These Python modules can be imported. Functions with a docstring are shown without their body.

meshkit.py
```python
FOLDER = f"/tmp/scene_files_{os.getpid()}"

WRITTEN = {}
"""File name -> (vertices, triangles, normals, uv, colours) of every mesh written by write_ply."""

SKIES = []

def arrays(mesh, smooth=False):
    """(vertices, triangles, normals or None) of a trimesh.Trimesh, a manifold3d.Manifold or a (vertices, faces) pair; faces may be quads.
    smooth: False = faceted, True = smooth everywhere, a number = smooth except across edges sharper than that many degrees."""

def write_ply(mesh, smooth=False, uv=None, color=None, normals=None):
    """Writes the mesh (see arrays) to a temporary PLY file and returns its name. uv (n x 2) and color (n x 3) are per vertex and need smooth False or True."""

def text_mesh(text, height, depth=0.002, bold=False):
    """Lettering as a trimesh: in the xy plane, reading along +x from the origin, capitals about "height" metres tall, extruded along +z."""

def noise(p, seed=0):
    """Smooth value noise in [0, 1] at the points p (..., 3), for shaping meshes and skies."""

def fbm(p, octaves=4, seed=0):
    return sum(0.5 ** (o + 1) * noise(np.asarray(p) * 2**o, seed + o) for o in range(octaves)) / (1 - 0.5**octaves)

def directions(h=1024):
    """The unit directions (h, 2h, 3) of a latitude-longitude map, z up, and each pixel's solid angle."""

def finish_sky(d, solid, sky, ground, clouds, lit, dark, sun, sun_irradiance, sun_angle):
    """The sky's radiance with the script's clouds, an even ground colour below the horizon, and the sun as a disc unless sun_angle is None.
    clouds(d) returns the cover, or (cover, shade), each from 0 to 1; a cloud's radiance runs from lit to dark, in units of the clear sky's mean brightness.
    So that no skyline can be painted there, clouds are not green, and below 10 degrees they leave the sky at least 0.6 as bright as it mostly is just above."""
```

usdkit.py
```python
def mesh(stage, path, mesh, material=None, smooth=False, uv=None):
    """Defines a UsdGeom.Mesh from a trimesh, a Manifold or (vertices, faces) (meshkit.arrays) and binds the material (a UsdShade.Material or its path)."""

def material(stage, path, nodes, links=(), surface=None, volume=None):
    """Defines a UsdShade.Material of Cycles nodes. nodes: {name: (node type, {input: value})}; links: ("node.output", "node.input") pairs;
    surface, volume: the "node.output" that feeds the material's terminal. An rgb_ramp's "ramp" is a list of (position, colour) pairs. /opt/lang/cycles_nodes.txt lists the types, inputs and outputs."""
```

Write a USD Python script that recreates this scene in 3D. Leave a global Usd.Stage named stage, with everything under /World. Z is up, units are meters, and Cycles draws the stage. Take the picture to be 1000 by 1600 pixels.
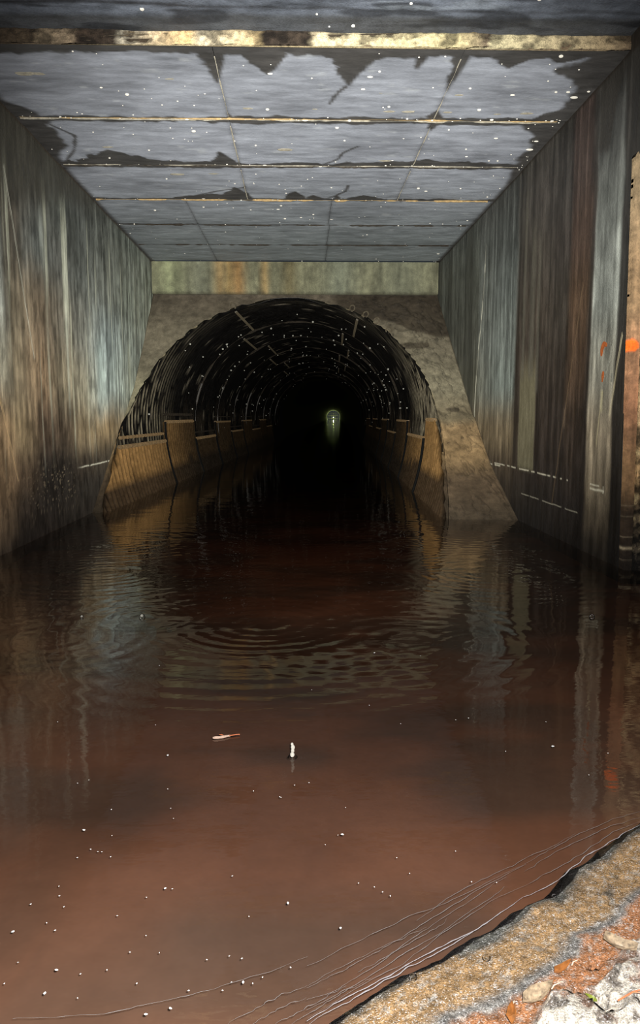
import math, numpy as np, trimesh, usdkit, meshkit
from pxr import Usd, UsdGeom, UsdLux, UsdShade, Gf, Sdf, Vt
stage = Usd.Stage.CreateInMemory()
UsdGeom.SetStageUpAxis(stage, UsdGeom.Tokens.z); UsdGeom.SetStageMetersPerUnit(stage, 1.0)
UsdGeom.Xform.Define(stage, '/World'); UsdGeom.Scope.Define(stage, '/World/Looks')
rng = np.random.default_rng(7)
V = np.array

# ------------------------------------------------------------------ camera, lamps, sky, exposure
F_PX, YAW, PITCH, ROLL, EYE = 1202.2, 0.02719, 0.12374, -0.00156, (0.0, 0.0, 1.5)
cam = UsdGeom.Camera.Define(stage, '/World/camera')
cp, sp_, cy, sy = math.cos(PITCH), math.sin(PITCH), math.cos(YAW), math.sin(YAW)
Fv = V([sy*cp, cy*cp, -sp_]); R0 = V([cy, -sy, 0.0]); U0 = np.cross(R0, Fv)
Rv = R0*math.cos(ROLL) + U0*math.sin(ROLL); Uv = -R0*math.sin(ROLL) + U0*math.cos(ROLL)
cam.AddTransformOp().Set(Gf.Matrix4d(*[float(x) for r in (list(Rv)+[0], list(Uv)+[0], list(-Fv)+[0], list(EYE)+[1]) for x in r]))
cam.CreateHorizontalApertureAttr(36.0); cam.CreateVerticalApertureAttr(57.6)
cam.CreateFocalLengthAttr(36.0*F_PX/1000); cam.CreateClippingRangeAttr(Gf.Vec2f(0.05, 2000))
cam.CreateExposureAttr(0.0)

def spot(name, pos, aim, power, angle, soft, color, radius=0.025):
    """a torch: small sphere light with a cone"""
    l = UsdLux.SphereLight.Define(stage, '/World/'+name)
    l.CreateRadiusAttr(radius); l.CreateIntensityAttr(power/(math.pi*radius**2)); l.CreateColorAttr(Gf.Vec3f(*color))
    if angle:
        s = UsdLux.ShapingAPI.Apply(l.GetPrim()); s.CreateShapingConeAngleAttr(angle); s.CreateShapingConeSoftnessAttr(soft)
    z = -(V(aim, float)-V(pos, float)); z /= np.linalg.norm(z); x = np.cross([0, 0, 1], z); x /= np.linalg.norm(x); y = np.cross(z, x)
    l.AddTransformOp().Set(Gf.Matrix4d(*[float(v) for r in (list(x)+[0], list(y)+[0], list(z)+[0], list(pos)+[1]) for v in r]))
    return l.GetPrim()
TORCH = spot('torch_beam', (0.10, -0.15, 1.62), (0.45, 16, 3.8), 760, 27, 1.0, (1.0, 0.97, 0.90))
FLASH = spot('phone_flash', (0.05, 0.0, 1.56), (0.2, 16, 1.0), 46, None, 0, (1.0, 0.97, 0.93))

dome = UsdLux.DomeLight.Define(stage, '/World/sky')
usdkit.material(stage, '/World/Looks/sky_dusk', {'b': ('background_shader', {'color': (0.62, 0.75, 0.9), 'strength': 0.035})}, surface='b.background')
UsdShade.MaterialBindingAPI.Apply(dome.GetPrim()).Bind(UsdShade.Material.Get(stage, '/World/Looks/sky_dusk'))
dome.CreateIntensityAttr(1.0); dome.CreateColorAttr(Gf.Vec3f(0.62*.035, 0.75*.05, 0.9*.035))

# ------------------------------------------------------------------ helpers
used = {}
def numbered(path):
    n = used.get(path, 0); used[path] = n+1
    return path if n == 0 else '%s_%03d' % (path, n)
def tag(o, label=None, cat=None, group=None, kind=None):
    p = o.GetPrim() if hasattr(o, 'GetPrim') else o
    for k, v in (('label', label), ('category', cat), ('group', group), ('kind', kind)):
        if v: p.SetCustomDataByKey(k, v)
    return o
def path_of(parent): return '/World' if parent is None else str(parent.GetPrim().GetPath())
def thing(name, label, cat=None, loc=(0, 0, 0), rz=0, group=None, kind=None):
    x = UsdGeom.Xform.Define(stage, numbered('/World/'+name))
    x.AddTranslateOp().Set(Gf.Vec3d(*map(float, loc)))
    if rz: x.AddRotateZOp().Set(math.degrees(rz))
    return tag(x, label, cat, group, kind)
def obj(name, mesh, mat, parent=None, paint=None, smooth=False):
    """ONE mesh prim; paint: n x 3 linear colours, one per vertex"""
    if paint is not None and smooth not in (True, False): smooth = True
    m = usdkit.mesh(stage, numbered(path_of(parent)+'/'+name), mesh, M[mat], smooth)
    if paint is not None:
        UsdGeom.PrimvarsAPI(m).CreatePrimvar('paint', Sdf.ValueTypeNames.Color3fArray, 'vertex').Set(Vt.Vec3fArray.FromNumpy(np.ascontiguousarray(paint, np.float32)))
    return m
def srgb(c):
    c = np.asarray(c, float)/255.0
    return np.where(c <= 0.04045, c/12.92, ((c+0.055)/1.055)**2.4)
def sstep(a, b, x):
    t = np.clip((np.asarray(x, float)-a)/(b-a), 0, 1); return t*t*(3-2*t)
def mixc(a, b, t): return a + (np.asarray(b, float)-a)*np.asarray(t)[..., None]
def N(*xyz, o=3, seed=0):
    a = np.broadcast_arrays(*[np.asarray(q, float) for q in xyz]); return meshkit.fbm(np.stack(a, -1), o, seed)
def sheet(P, off):
    """grid n x m x 3 given thickness by the vector (or n x m x 3 field) off: closed solid; returns verts, faces and source index per vertex"""
    n, m = P.shape[:2]; idx = np.arange(n*m).reshape(n, m)
    q = np.stack([idx[:-1, :-1], idx[1:, :-1], idx[1:, 1:], idx[:-1, 1:]], -1).reshape(-1, 4)
    rim = np.concatenate([idx[0, :], idx[1:, -1], idx[-1, -2::-1], idx[-2:0:-1, 0]])
    flat = P.reshape(-1, 3); o = np.broadcast_to(off, P.shape).reshape(-1, 3)
    k = len(flat); r = len(rim)
    v = np.vstack([flat, flat[rim], flat[rim]+o[rim]])
    a = k+np.arange(r); b = np.roll(a, -1); side = np.stack([a, b, b+r, a+r], -1)
    back = np.stack([k+r+np.zeros(r-2, int), k+r+np.arange(2, r), k+r+np.arange(1, r-1)], -1)
    tri = np.vstack([q[:, [0, 1, 2]], q[:, [0, 2, 3]], side[:, [0, 2, 1]], side[:, [0, 3, 2]], back])
    # orient so the front looks away from off
    e = np.cross(flat[idx[1, 0]]-flat[idx[0, 0]], flat[idx[0, 1]]-flat[idx[0, 0]])
    if e @ o[0] > 0: tri = tri[:, ::-1]
    src = np.concatenate([np.arange(k), rim, rim])
    return v, tri, src
def shell(P, off):
    """as sheet, but the back follows the front (for thin corrugated plate)"""
    n, m = P.shape[:2]; idx = np.arange(n*m).reshape(n, m); k = n*m
    q = np.stack([idx[:-1, :-1], idx[1:, :-1], idx[1:, 1:], idx[:-1, 1:]], -1).reshape(-1, 4)
    rim = np.concatenate([idx[0, :], idx[1:, -1], idx[-1, -2::-1], idx[-2:0:-1, 0]]); rn = np.roll(rim, -1)
    side = np.stack([rim, rn, rn+k, rim+k], -1)
    f = np.vstack([q, q[:, ::-1]+k, side[:, ::-1]])
    v = np.vstack([P.reshape(-1, 3), (P+off).reshape(-1, 3)])
    return v, np.vstack([f[:, [0, 1, 2]], f[:, [0, 2, 3]]])
def bar(a, b, w, h, up=(0, 0, 1), bev=0.3):
    """chamfered bar from a to b"""
    a, b, up = V(a, float), V(b, float), V(up, float); d = b-a; d /= np.linalg.norm(d)
    s = np.cross(d, up); s /= np.linalg.norm(s); u = np.cross(s, d); c = bev*min(w, h)/2
    prof = [(-w/2+c, -h/2), (w/2-c, -h/2), (w/2, -h/2+c), (w/2, h/2-c), (w/2-c, h/2), (-w/2+c, h/2), (-w/2, h/2-c), (-w/2, -h/2+c)]
    v = np.array([p+s*x+u*y for p in (a, b) for x, y in prof]); n = 8
    f = [(i, (i+1) % n, (i+1) % n+n) for i in range(n)]+[(i, (i+1) % n+n, i+n) for i in range(n)]
    f += [(0, i+1, i) for i in range(1, n-1)]+[(n, n+i, n+i+1) for i in range(1, n-1)]
    return trimesh.Trimesh(v, f, process=False)
def tube(pts, rad, seg=6, squash=1.0):
    pts = V(pts, float); n = len(pts); rad = np.broadcast_to(rad, n)
    t = np.gradient(pts, axis=0); t /= np.linalg.norm(t, axis=1)[:, None]+1e-9
    ref = np.where(np.abs(t[:, 2:3]) > .9, V([[1., 0, 0]]), V([[0., 0, 1]])); s = np.cross(t, ref); s /= np.linalg.norm(s, axis=1)[:, None]; u = np.cross(s, t)
    a = np.arange(seg)*2*np.pi/seg
    v = pts[:, None]+rad[:, None, None]*(np.cos(a)[None, :, None]*s[:, None]+squash*np.sin(a)[None, :, None]*u[:, None])
    v = np.vstack([v.reshape(-1, 3), pts[:1], pts[-1:]]); f = []
    for i in range(n-1):
        for j in range(seg):
            p, q = i*seg+j, i*seg+(j+1) % seg; f += [(p, p+seg, q), (q, p+seg, q+seg)]
    for j in range(seg): f += [(n*seg, j, (j+1) % seg), (n*seg+1, (n-1)*seg+(j+1) % seg, (n-1)*seg+j)]
    return trimesh.Trimesh(v, f, process=False)
def blob(r, seed=0, sub=2, amp=.3, squash=(1, 1, 1), freq=1.5):
    m = trimesh.creation.icosphere(sub, 1.0); v = np.array(m.vertices)
    d = 1+amp*(N(*(v*freq+11).T, o=2, seed=seed)-.5)*2
    m.vertices = v*d[:, None]*r*V(squash); return m
def resample(pts, step):
    pts = V(pts, float); L = np.r_[0, np.cumsum(np.linalg.norm(np.diff(pts, axis=0), axis=1))]
    s = np.linspace(0, L[-1], max(3, int(L[-1]/step)+1)); return np.stack([np.interp(s, L, pts[:, k]) for k in range(pts.shape[1])], -1)

# ------------------------------------------------------------------ materials
M = {}
def mat_paint(name, rough=0.75, diff=1.0, grain=(18, 90), mott=0.35, bump=0.6, bdist=0.012, stretch=(1, 1, 1), spec=0.35, rlo=None, coat=0.0):
    """concrete: painted stains (vertex colours) x procedural grain, with relief"""
    nodes = {'a': ('attribute', {'attribute': 'paint'}), 'g': ('geometry', {}),
        'mp': ('mapping', {'scale': stretch}),
        'n1': ('noise_texture', {'scale': grain[0], 'detail': 5.0, 'roughness': 0.62}), 'n2': ('noise_texture', {'scale': grain[1], 'detail': 3.0, 'roughness': 0.6}),
        'r1': ('map_range', {'from_min': 0.3, 'from_max': 0.7, 'to_min': 1-mott, 'to_max': 1+mott}),
        'r2': ('map_range', {'from_min': 0.3, 'from_max': 0.7, 'to_min': 1-mott*.5, 'to_max': 1+mott*.5}),
        'm': ('math', {'math_type': 'multiply'}), 'c': ('vector_math', {'math_type': 'scale'}),
        'ad': ('math', {'math_type': 'add'}), 'b': ('bump', {'strength': bump, 'distance': bdist}),
        'rr': ('map_range', {'from_min': 0.35, 'from_max': 0.65, 'to_min': rough if rlo is None else rlo, 'to_max': rough}),
        'p': ('principled_bsdf', {'diffuse_roughness': diff, 'specular_ior_level': spec, 'coat_weight': coat, 'coat_roughness': .12})}
    links = [('g.position', 'mp.vector'), ('mp.vector', 'n1.vector'), ('mp.vector', 'n2.vector'), ('n1.fac', 'r1.value'), ('n2.fac', 'r2.value'), ('r1.result', 'm.value1'), ('r2.result', 'm.value2'),
        ('a.vector', 'c.vector1'), ('m.value', 'c.scale'), ('c.vector', 'p.base_color'), ('n1.fac', 'ad.value1'), ('n2.fac', 'ad.value2'), ('ad.value', 'b.height'), ('b.normal', 'p.normal'), ('n1.fac', 'rr.value'), ('rr.result', 'p.roughness')]
    M[name] = usdkit.material(stage, '/World/Looks/'+name, nodes, links, surface='p.BSDF')
def mat_plain(name, color, rough=0.5, var=0.25, scale=30, bump=0.3, bdist=0.004, metal=0.0, diff=0.5, spec=0.5, trans=0.0):
    c = srgb(color)
    nodes = {'g': ('geometry', {}), 'n': ('noise_texture', {'scale': scale, 'detail': 4.0, 'roughness': .6}),
        'r': ('rgb_ramp', {'ramp': [(0.3, tuple(c*(1-var))), (0.7, tuple(np.minimum(1, c*(1+var))))]}),
        'b': ('bump', {'strength': bump, 'distance': bdist}), 'p': ('principled_bsdf', {'roughness': rough, 'metallic': metal, 'diffuse_roughness': diff, 'specular_ior_level': spec, 'transmission_weight': trans})}
    M[name] = usdkit.material(stage, '/World/Looks/'+name, nodes, [('g.position', 'n.vector'), ('n.fac', 'r.fac'), ('r.color', 'p.base_color'), ('n.fac', 'b.height'), ('b.normal', 'p.normal')], surface='p.BSDF')
mat_paint('wall_concrete', .8, 1.0, (2.2, 26), .24, .6, .012, (5, 5, 1.1), rlo=.45)
mat_paint('slab_concrete', .8, 1.0, (5, 45), .2, .45, .008, (.6, 2.2, 2), rlo=.5)
mat_paint('rough_concrete', .8, 1.0, (6, 45), .3, .7, .02)
mat_paint('mortar', .75, .8, (22, 90), .45, 1.0, .03)
mat_paint('steel_plate', .55, .6, (10, 60), .3, .4, .006, rlo=.35)
c_ = {'a': ('attribute', {'attribute': 'paint'}), 'g': ('geometry', {}), 'n1': ('noise_texture', {'scale': 55.0, 'detail': 5.0, 'roughness': .65}), 'n2': ('noise_texture', {'scale': 230.0, 'detail': 3.0, 'roughness': .6}), 'n3': ('noise_texture', {'scale': 190.0, 'detail': 2.0, 'roughness': .6}),
    'r1': ('map_range', {'from_min': .35, 'from_max': .65, 'to_min': .55, 'to_max': 1.4}), 'r2': ('map_range', {'from_min': .35, 'from_max': .65, 'to_min': .65, 'to_max': 1.35}), 'm': ('math', {'math_type': 'multiply'}), 'c': ('vector_math', {'math_type': 'scale'}),
    'fr': ('map_range', {'from_min': .59, 'from_max': .65, 'to_min': 0.0, 'to_max': .85, 'clamp': True}), 'bw': ('rgb_to_bw', {}), 'bs': ('math', {'math_type': 'multiply', 'use_clamp': True, 'value2': 6.0}), 'bm': ('math', {'math_type': 'multiply'}), 'mx': ('mix_color', {'b': (.72, .72, .74)}), 'ad': ('math', {'math_type': 'add'}), 'b': ('bump', {'strength': 1.0, 'distance': .007}), 'rr': ('map_range', {'from_min': .4, 'from_max': .6, 'to_min': .1, 'to_max': .45}), 'p': ('principled_bsdf', {'specular_ior_level': .8, 'diffuse_roughness': .4})}  # last noise paints white flecks that stand for wet lamp glints
M['bank_mud'] = usdkit.material(stage, '/World/Looks/wet_bank', c_, [('g.position', q_+'.vector') for q_ in ('n1', 'n2', 'n3')]+[('n1.fac', 'r1.value'), ('n2.fac', 'r2.value'), ('r1.result', 'm.value1'), ('r2.result', 'm.value2'), ('a.vector', 'c.vector1'), ('m.value', 'c.scale'), ('n3.fac', 'fr.value'), ('a.color', 'bw.color'), ('bw.val', 'bs.value1'), ('fr.result', 'bm.value1'), ('bs.value', 'bm.value2'), ('bm.value', 'mx.fac'), ('c.vector', 'mx.a'), ('mx.result', 'p.base_color'),
    ('n1.fac', 'ad.value1'), ('n2.fac', 'ad.value2'), ('ad.value', 'b.height'), ('b.normal', 'p.normal'), ('n2.fac', 'rr.value'), ('rr.result', 'p.roughness')], surface='p.BSDF')
mat_paint('leaf_paint', .5, .5, (60, 200), .3, .5, .002)
mat_plain('calcite', (225, 222, 212), .25, .12, 60, .4)
mat_plain('ochre_crust', (176, 150, 104), .6, .35, 25, .7)
mat_plain('pale_crust', (160, 155, 140), .55, .35, 25, .7)
mat_plain('seam_steel', (126, 104, 74), .6, .35, 20, .5, diff=1.)
mat_plain('strap_steel', (92, 84, 68), .6, .35, 20, .5, diff=1.)
mat_plain('dark_seam', (58, 52, 44), .5, .4, 20, .5)
mat_plain('bolt_crust', (190, 190, 180), .3, .2, 40, .3)
mat_plain('tar_lining', (22, 22, 22), .5, .3, 3, .5, .01)
mat_plain('foam', (160, 156, 160), .3, .15, 200, .2)
mat_plain('foam_dim', (125, 118, 116), .35, .15, 200, .2)
mat_plain('twig_pale', (225, 195, 175), .6, .2, 120, .4, .001)
mat_plain('twig_rust', (205, 120, 80), .6, .2, 120, .4, .001)
mat_plain('dead_leaf', (158, 140, 116), .55, .75, 55, .5, .002)
mat_plain('rust_leaf', (150, 96, 50), .4, .4, 60, .5, .002)
mat_plain('green_leaf', (120, 130, 50), .3, .3, 60, .3, .002)
mat_plain('black_bark', (26, 24, 26), .35, .4, 60, .5, .003)
mat_plain('spray_orange', (150, 80, 38), .7, .3, 40, .2)
mat_plain('spray_pale', (120, 120, 110), .7, .3, 40, .2)
M['bubble_film'] = usdkit.material(stage, '/World/Looks/bubble_film', {'f': ('fresnel', {'IOR': 1.4}), 't': ('transparent_bsdf', {'color': (.95, .95, .95)}), 'g': ('glossy_bsdf', {'color': (1, 1, 1), 'roughness': .04}), 'm': ('mix_closure', {})},
    [('f.fac', 'm.fac'), ('t.BSDF', 'm.closure1'), ('g.BSDF', 'm.closure2')], surface='m.closure')
M['lamp_glow'] = usdkit.material(stage, '/World/Looks/lamp_glow', {'e': ('emission', {'color': (.82, 1.0, .30), 'strength': 160.0})}, surface='e.emission')
# water: clear-skinned but steeped brown; its surface reflects, the silt below shows through
M['murky_water'] = usdkit.material(stage, '/World/Looks/murky_water', {
    'g': ('geometry', {}), 'mp': ('mapping', {'scale': (3.0, 6.0, 1.0)}), 'n': ('noise_texture', {'scale': 1.6, 'detail': 3.0, 'roughness': .5}),
    'b': ('bump', {'strength': .22, 'distance': .006}), 'lw': ('layer_weight', {'blend': .5}), 'pw': ('math', {'math_type': 'power', 'value2': 5.0}), 'f': ('math', {'math_type': 'multiply_add', 'value2': .98, 'value3': .02}), 'ab': ('absorption_volume', {'color': (.50, .41, .35), 'density': 4.0}), 't': ('transparent_bsdf', {'color': (.96, .96, .96)}), 'gl': ('glossy_bsdf', {'color': (1, 1, 1), 'roughness': .03}), 'm': ('mix_closure', {})},
    [('g.position', 'mp.vector'), ('mp.vector', 'n.vector'), ('n.fac', 'b.height'), ('b.normal', 'gl.normal'), ('b.normal', 'lw.normal'), ('lw.facing', 'pw.value1'), ('pw.value', 'f.value1'), ('f.value', 'm.fac'), ('t.BSDF', 'm.closure1'), ('gl.BSDF', 'm.closure2')], surface='m.closure', volume='ab.volume')
mat_plain('speck_foam', (245, 245, 245), .25, .05, 200, .1)
mat_paint('silt', .9, .3, (2.0, 14), .10, .2, .01)

# ------------------------------------------------------------------ the chamber: dimensions
WL, WR, H, D = 3.27, 3.18, 4.95, 17.8
K_WALL, K_CEIL, K_FACE = 1.5, 1.10, 1.25      # paint factors: albedo of each kind of concrete

def table(y, z, ys, zs, tab):
    tab = srgb(tab); tab = tab*.82+.18*tab.mean(-1, keepdims=True); iy = np.interp(y, ys, np.arange(len(ys))); iz = np.interp(z, zs, np.arange(len(zs)))
    a = np.clip(iy.astype(int), 0, len(ys)-2); b = np.clip(iz.astype(int), 0, len(zs)-2); fy = (iy-a)[..., None]; fz = (iz-b)[..., None]
    fy = fy*fy*(3-2*fy); fz = fz*fz*(3-2*fz)
    return (tab[b, a]*(1-fy)+tab[b, a+1]*fy)*(1-fz)+(tab[b+1, a]*(1-fy)+tab[b+1, a+1]*fy)*fz
LY = [8, 8.6, 9.2, 10, 11, 12, 13.5, 15.5, 17.6]; LZ = [0, .4, .8, 1.3, 2, 2.8, 3.6, 4.3, 4.9]
LT = [[(60, 50, 40)]*2+[(48, 40, 34)]*2+[(44, 38, 32)]*5,
 [(124, 99, 70), (120, 96, 69), (62, 51, 41), (42, 36, 31), (44, 38, 32), (45, 40, 34), (45, 40, 34), (48, 42, 36), (48, 42, 36)],
 [(150, 120, 82), (150, 119, 82), (92, 73, 53), (40, 34, 29), (42, 36, 30), (60, 51, 40), (62, 54, 42), (70, 60, 46), (70, 60, 46)],
 [(138, 110, 74), (142, 114, 78), (126, 106, 74), (70, 55, 41), (74, 61, 46), (115, 98, 70), (112, 93, 63), (112, 100, 76), (112, 100, 76)],
 [(132, 126, 106), (136, 130, 110), (114, 100, 76), (102, 82, 58), (100, 90, 70), (117, 110, 90), (125, 134, 126), (112, 116, 102), (112, 116, 102)],
 [(108, 110, 102), (114, 116, 108), (92, 82, 64), (84, 71, 54), (84, 78, 66), (96, 95, 85), (102, 110, 106), (102, 107, 97), (108, 111, 97)],
 [(86, 86, 79), (84, 86, 79), (58, 52, 43), (60, 62, 58), (66, 66, 61), (66, 68, 63), (78, 80, 73), (88, 92, 81), (95, 98, 85)],
 [(72, 68, 60), (62, 58, 49), (48, 45, 38), (48, 46, 40), (56, 58, 53), (55, 57, 53), (66, 68, 62), (80, 83, 74), (88, 92, 80)],
 [(52, 48, 42), (44, 41, 36), (41, 38, 33), (43, 41, 37), (46, 46, 42), (46, 46, 42), (52, 54, 49), (66, 70, 63), (80, 83, 74)]]
def paint_left(y, z):
    w = .12*(N(y*1.3, z*.5, 0, o=3, seed=3)-.5)+.05*(N(y*5, z*.6, 0, o=2, seed=4)-.5)
    c = table(y+w*3, z+w*2.5, LY, LZ, LT)
    s1 = N(y*6, z*.35, 0, o=4, seed=11); s2 = N(y*17, z*2.6, 0, o=4, seed=12); s3 = N(y*2.0, z*.2, 3, o=3, seed=13)
    up = sstep(.5, 1.6, z)
    c = c*(1+up*(.9*(s1-.5)+.45*(s2-.5)+.8*(s3-.5)))[..., None]
    r1 = N(y*13, z*.45, 4, o=4, seed=14); c = c*(1+up*(.22*sstep(.53, .60, r1)-.20*sstep(.46, .40, r1)))[..., None]
    gr = N(y*9, z*5, 2, o=4, seed=15); c = c*(1+.30*sstep(.56, .64, gr)-.34*sstep(.42, .34, gr))[..., None]
    # thin pale runs of lime and dark wet runs
    pale = sstep(.66, .78, N(y*9, z*.28, 7, o=3, seed=21))*up*sstep(4.7, 4.0, z)
    c = mixc(c, srgb((150, 150, 132)), .45*pale)
    dark = sstep(.64, .74, N(y*5, z*.12, 9, o=3, seed=22))*sstep(9.5, 10.5, y)*sstep(.9, 1.8, z)
    c = mixc(c, c*.5, .75*dark)
    for y0, z0, z1, wd, col, k in ((11.25, 1.6, 3.9, .05, (158, 158, 142), .6), (11.45, 1.0, 3.0, .03, (150, 148, 128), .6), (13.0, 1.9, 2.6, .22, (150, 162, 155), .55), (15.2, 2.0, 2.8, .12, (138, 140, 122), .6),
                                 (8.75, 3.1, 3.55, .03, (150, 148, 130), .6), (10.25, 3.5, 4.0, .07, (125, 128, 120), .7), (14.1, 1.2, 4.2, .035, (42, 42, 38), .8), (16.0, .8, 4.4, .03, (48, 46, 38), .7), (14.3, 1.3, 2.9, .03, (50, 50, 46), .7), (8.95, 2.4, 4.9, .05, (48, 42, 34), .6)):
        yy = y-y0-.06*(N(z*1.5, 5, y0, o=2)-.5)*2
        c = mixc(c, srgb(col), k*np.exp(-(yy/wd)**2)*sstep(z0-.25, z0+.3, z)*sstep(z1+.3, z1-.2, z)*(.55+.45*s2*1.6).clip(0, 1))
    # wet dark wedges hanging from the ceiling edge
    edge = 4.95-(.25+.9*N(y*1.1, 2, 1, o=3, seed=31)*sstep(13.5, 9.0, y))
    c = mixc(c, srgb((44, 42, 36)), .7*sstep(-.12, .25, z-edge)*sstep(14.5, 11.5, y))
    # scratch line, tide line of lime, pale specks on the dark algae
    for (ya, za, yb, zb, wd, col) in ((8.52, 1.85, 9.05, .75, .012, (190, 160, 118)), (9.05, 4.3, 9.8, 2.2, .012, (140, 138, 125)), (9.8, 2.2, 10.3, 1.9, .012, (60, 52, 42))):
        t = ((z-za)/(zb-za)); yc = ya+(yb-ya)*t
        c = mixc(c, srgb(col), .8*np.exp(-((y-yc)/wd)**2)*((t > 0) & (t < 1)))
    tide = np.exp(-((z-.745-.015*(N(y*6, 1, 1)-.5))/.010)**2)*sstep(11.4, 11.9, y)*(N(y*7, 3, 3, o=2) > .3)
    c = mixc(c, srgb((190, 185, 165)), .9*tide)
    alg = sstep(1.25, .7, z)*sstep(8.9, 9.6, y)*sstep(11.6, 11.0, y)*sstep(.1, .3, z)
    c = mixc(c, srgb((40, 34, 28)), .8*sstep(4.90, 4.94, z))
    sp = sstep(.70, .78, N(y*22, z*30, 2, o=2, seed=41))*alg
    return mixc(c, srgb((118, 104, 84)), .5*sp)
RY = [7.5, 7.72, 7.8, 8.4, 8.5, 8.65, 9.1, 9.3, 10.4, 11.3, 11.55, 12.2, 13.7, 13.95, 15.5, 17.6]; RZ = [0, .45, .72, 1.2, 2, 2.8, 3.6, 4.3, 4.9]
def rrow(dk, pl, br, og, b1, b2, lt, lt2, far):
    return [dk, dk, pl, pl, br, og, og, br, b1, b2, lt, lt, lt2, far, far, far]
RT = [rrow((34, 30, 26), (52, 45, 37), (34, 29, 25), (34, 29, 25), (32, 28, 25), (34, 30, 26), (44, 38, 31), (46, 40, 33), (50, 44, 36)),
      rrow((36, 31, 26), (84, 72, 55), (37, 31, 27), (38, 32, 28), (36, 31, 26), (40, 34, 28), (56, 47, 37), (58, 49, 38), (60, 52, 40)),
      rrow((36, 31, 26), (112, 98, 76), (40, 33, 28), (42, 34, 28), (40, 33, 28), (46, 38, 30), (66, 55, 42), (66, 56, 43), (66, 56, 44)),
      rrow((36, 31, 26), (122, 108, 86), (42, 34, 28), (46, 36, 28), (42, 34, 28), (50, 42, 32), (110, 94, 68), (100, 85, 60), (96, 84, 62)),
      rrow((38, 34, 29), (118, 114, 100), (46, 38, 31), (60, 44, 30), (48, 39, 31), (50, 42, 34), (102, 108, 100), (98, 98, 86), (86, 84, 68)),
      rrow((44, 42, 38), (122, 124, 115), (48, 42, 35), (66, 48, 32), (50, 42, 34), (52, 45, 37), (98, 103, 96), (90, 92, 84), (76, 76, 66)),
      rrow((48, 45, 41), (108, 110, 103), (50, 44, 39), (66, 50, 40), (52, 46, 39), (54, 48, 41), (84, 88, 83), (80, 82, 75), (72, 73, 64)),
      rrow((50, 47, 43), (72, 72, 68), (50, 46, 42), (60, 48, 42), (52, 47, 42), (54, 50, 44), (66, 68, 64), (68, 70, 65), (70, 72, 64)),
      rrow((48, 45, 41), (50, 47, 43), (48, 45, 41), (58, 46, 41), (50, 46, 41), (50, 47, 42), (56, 56, 52), (58, 58, 54), (66, 68, 62))]
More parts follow.
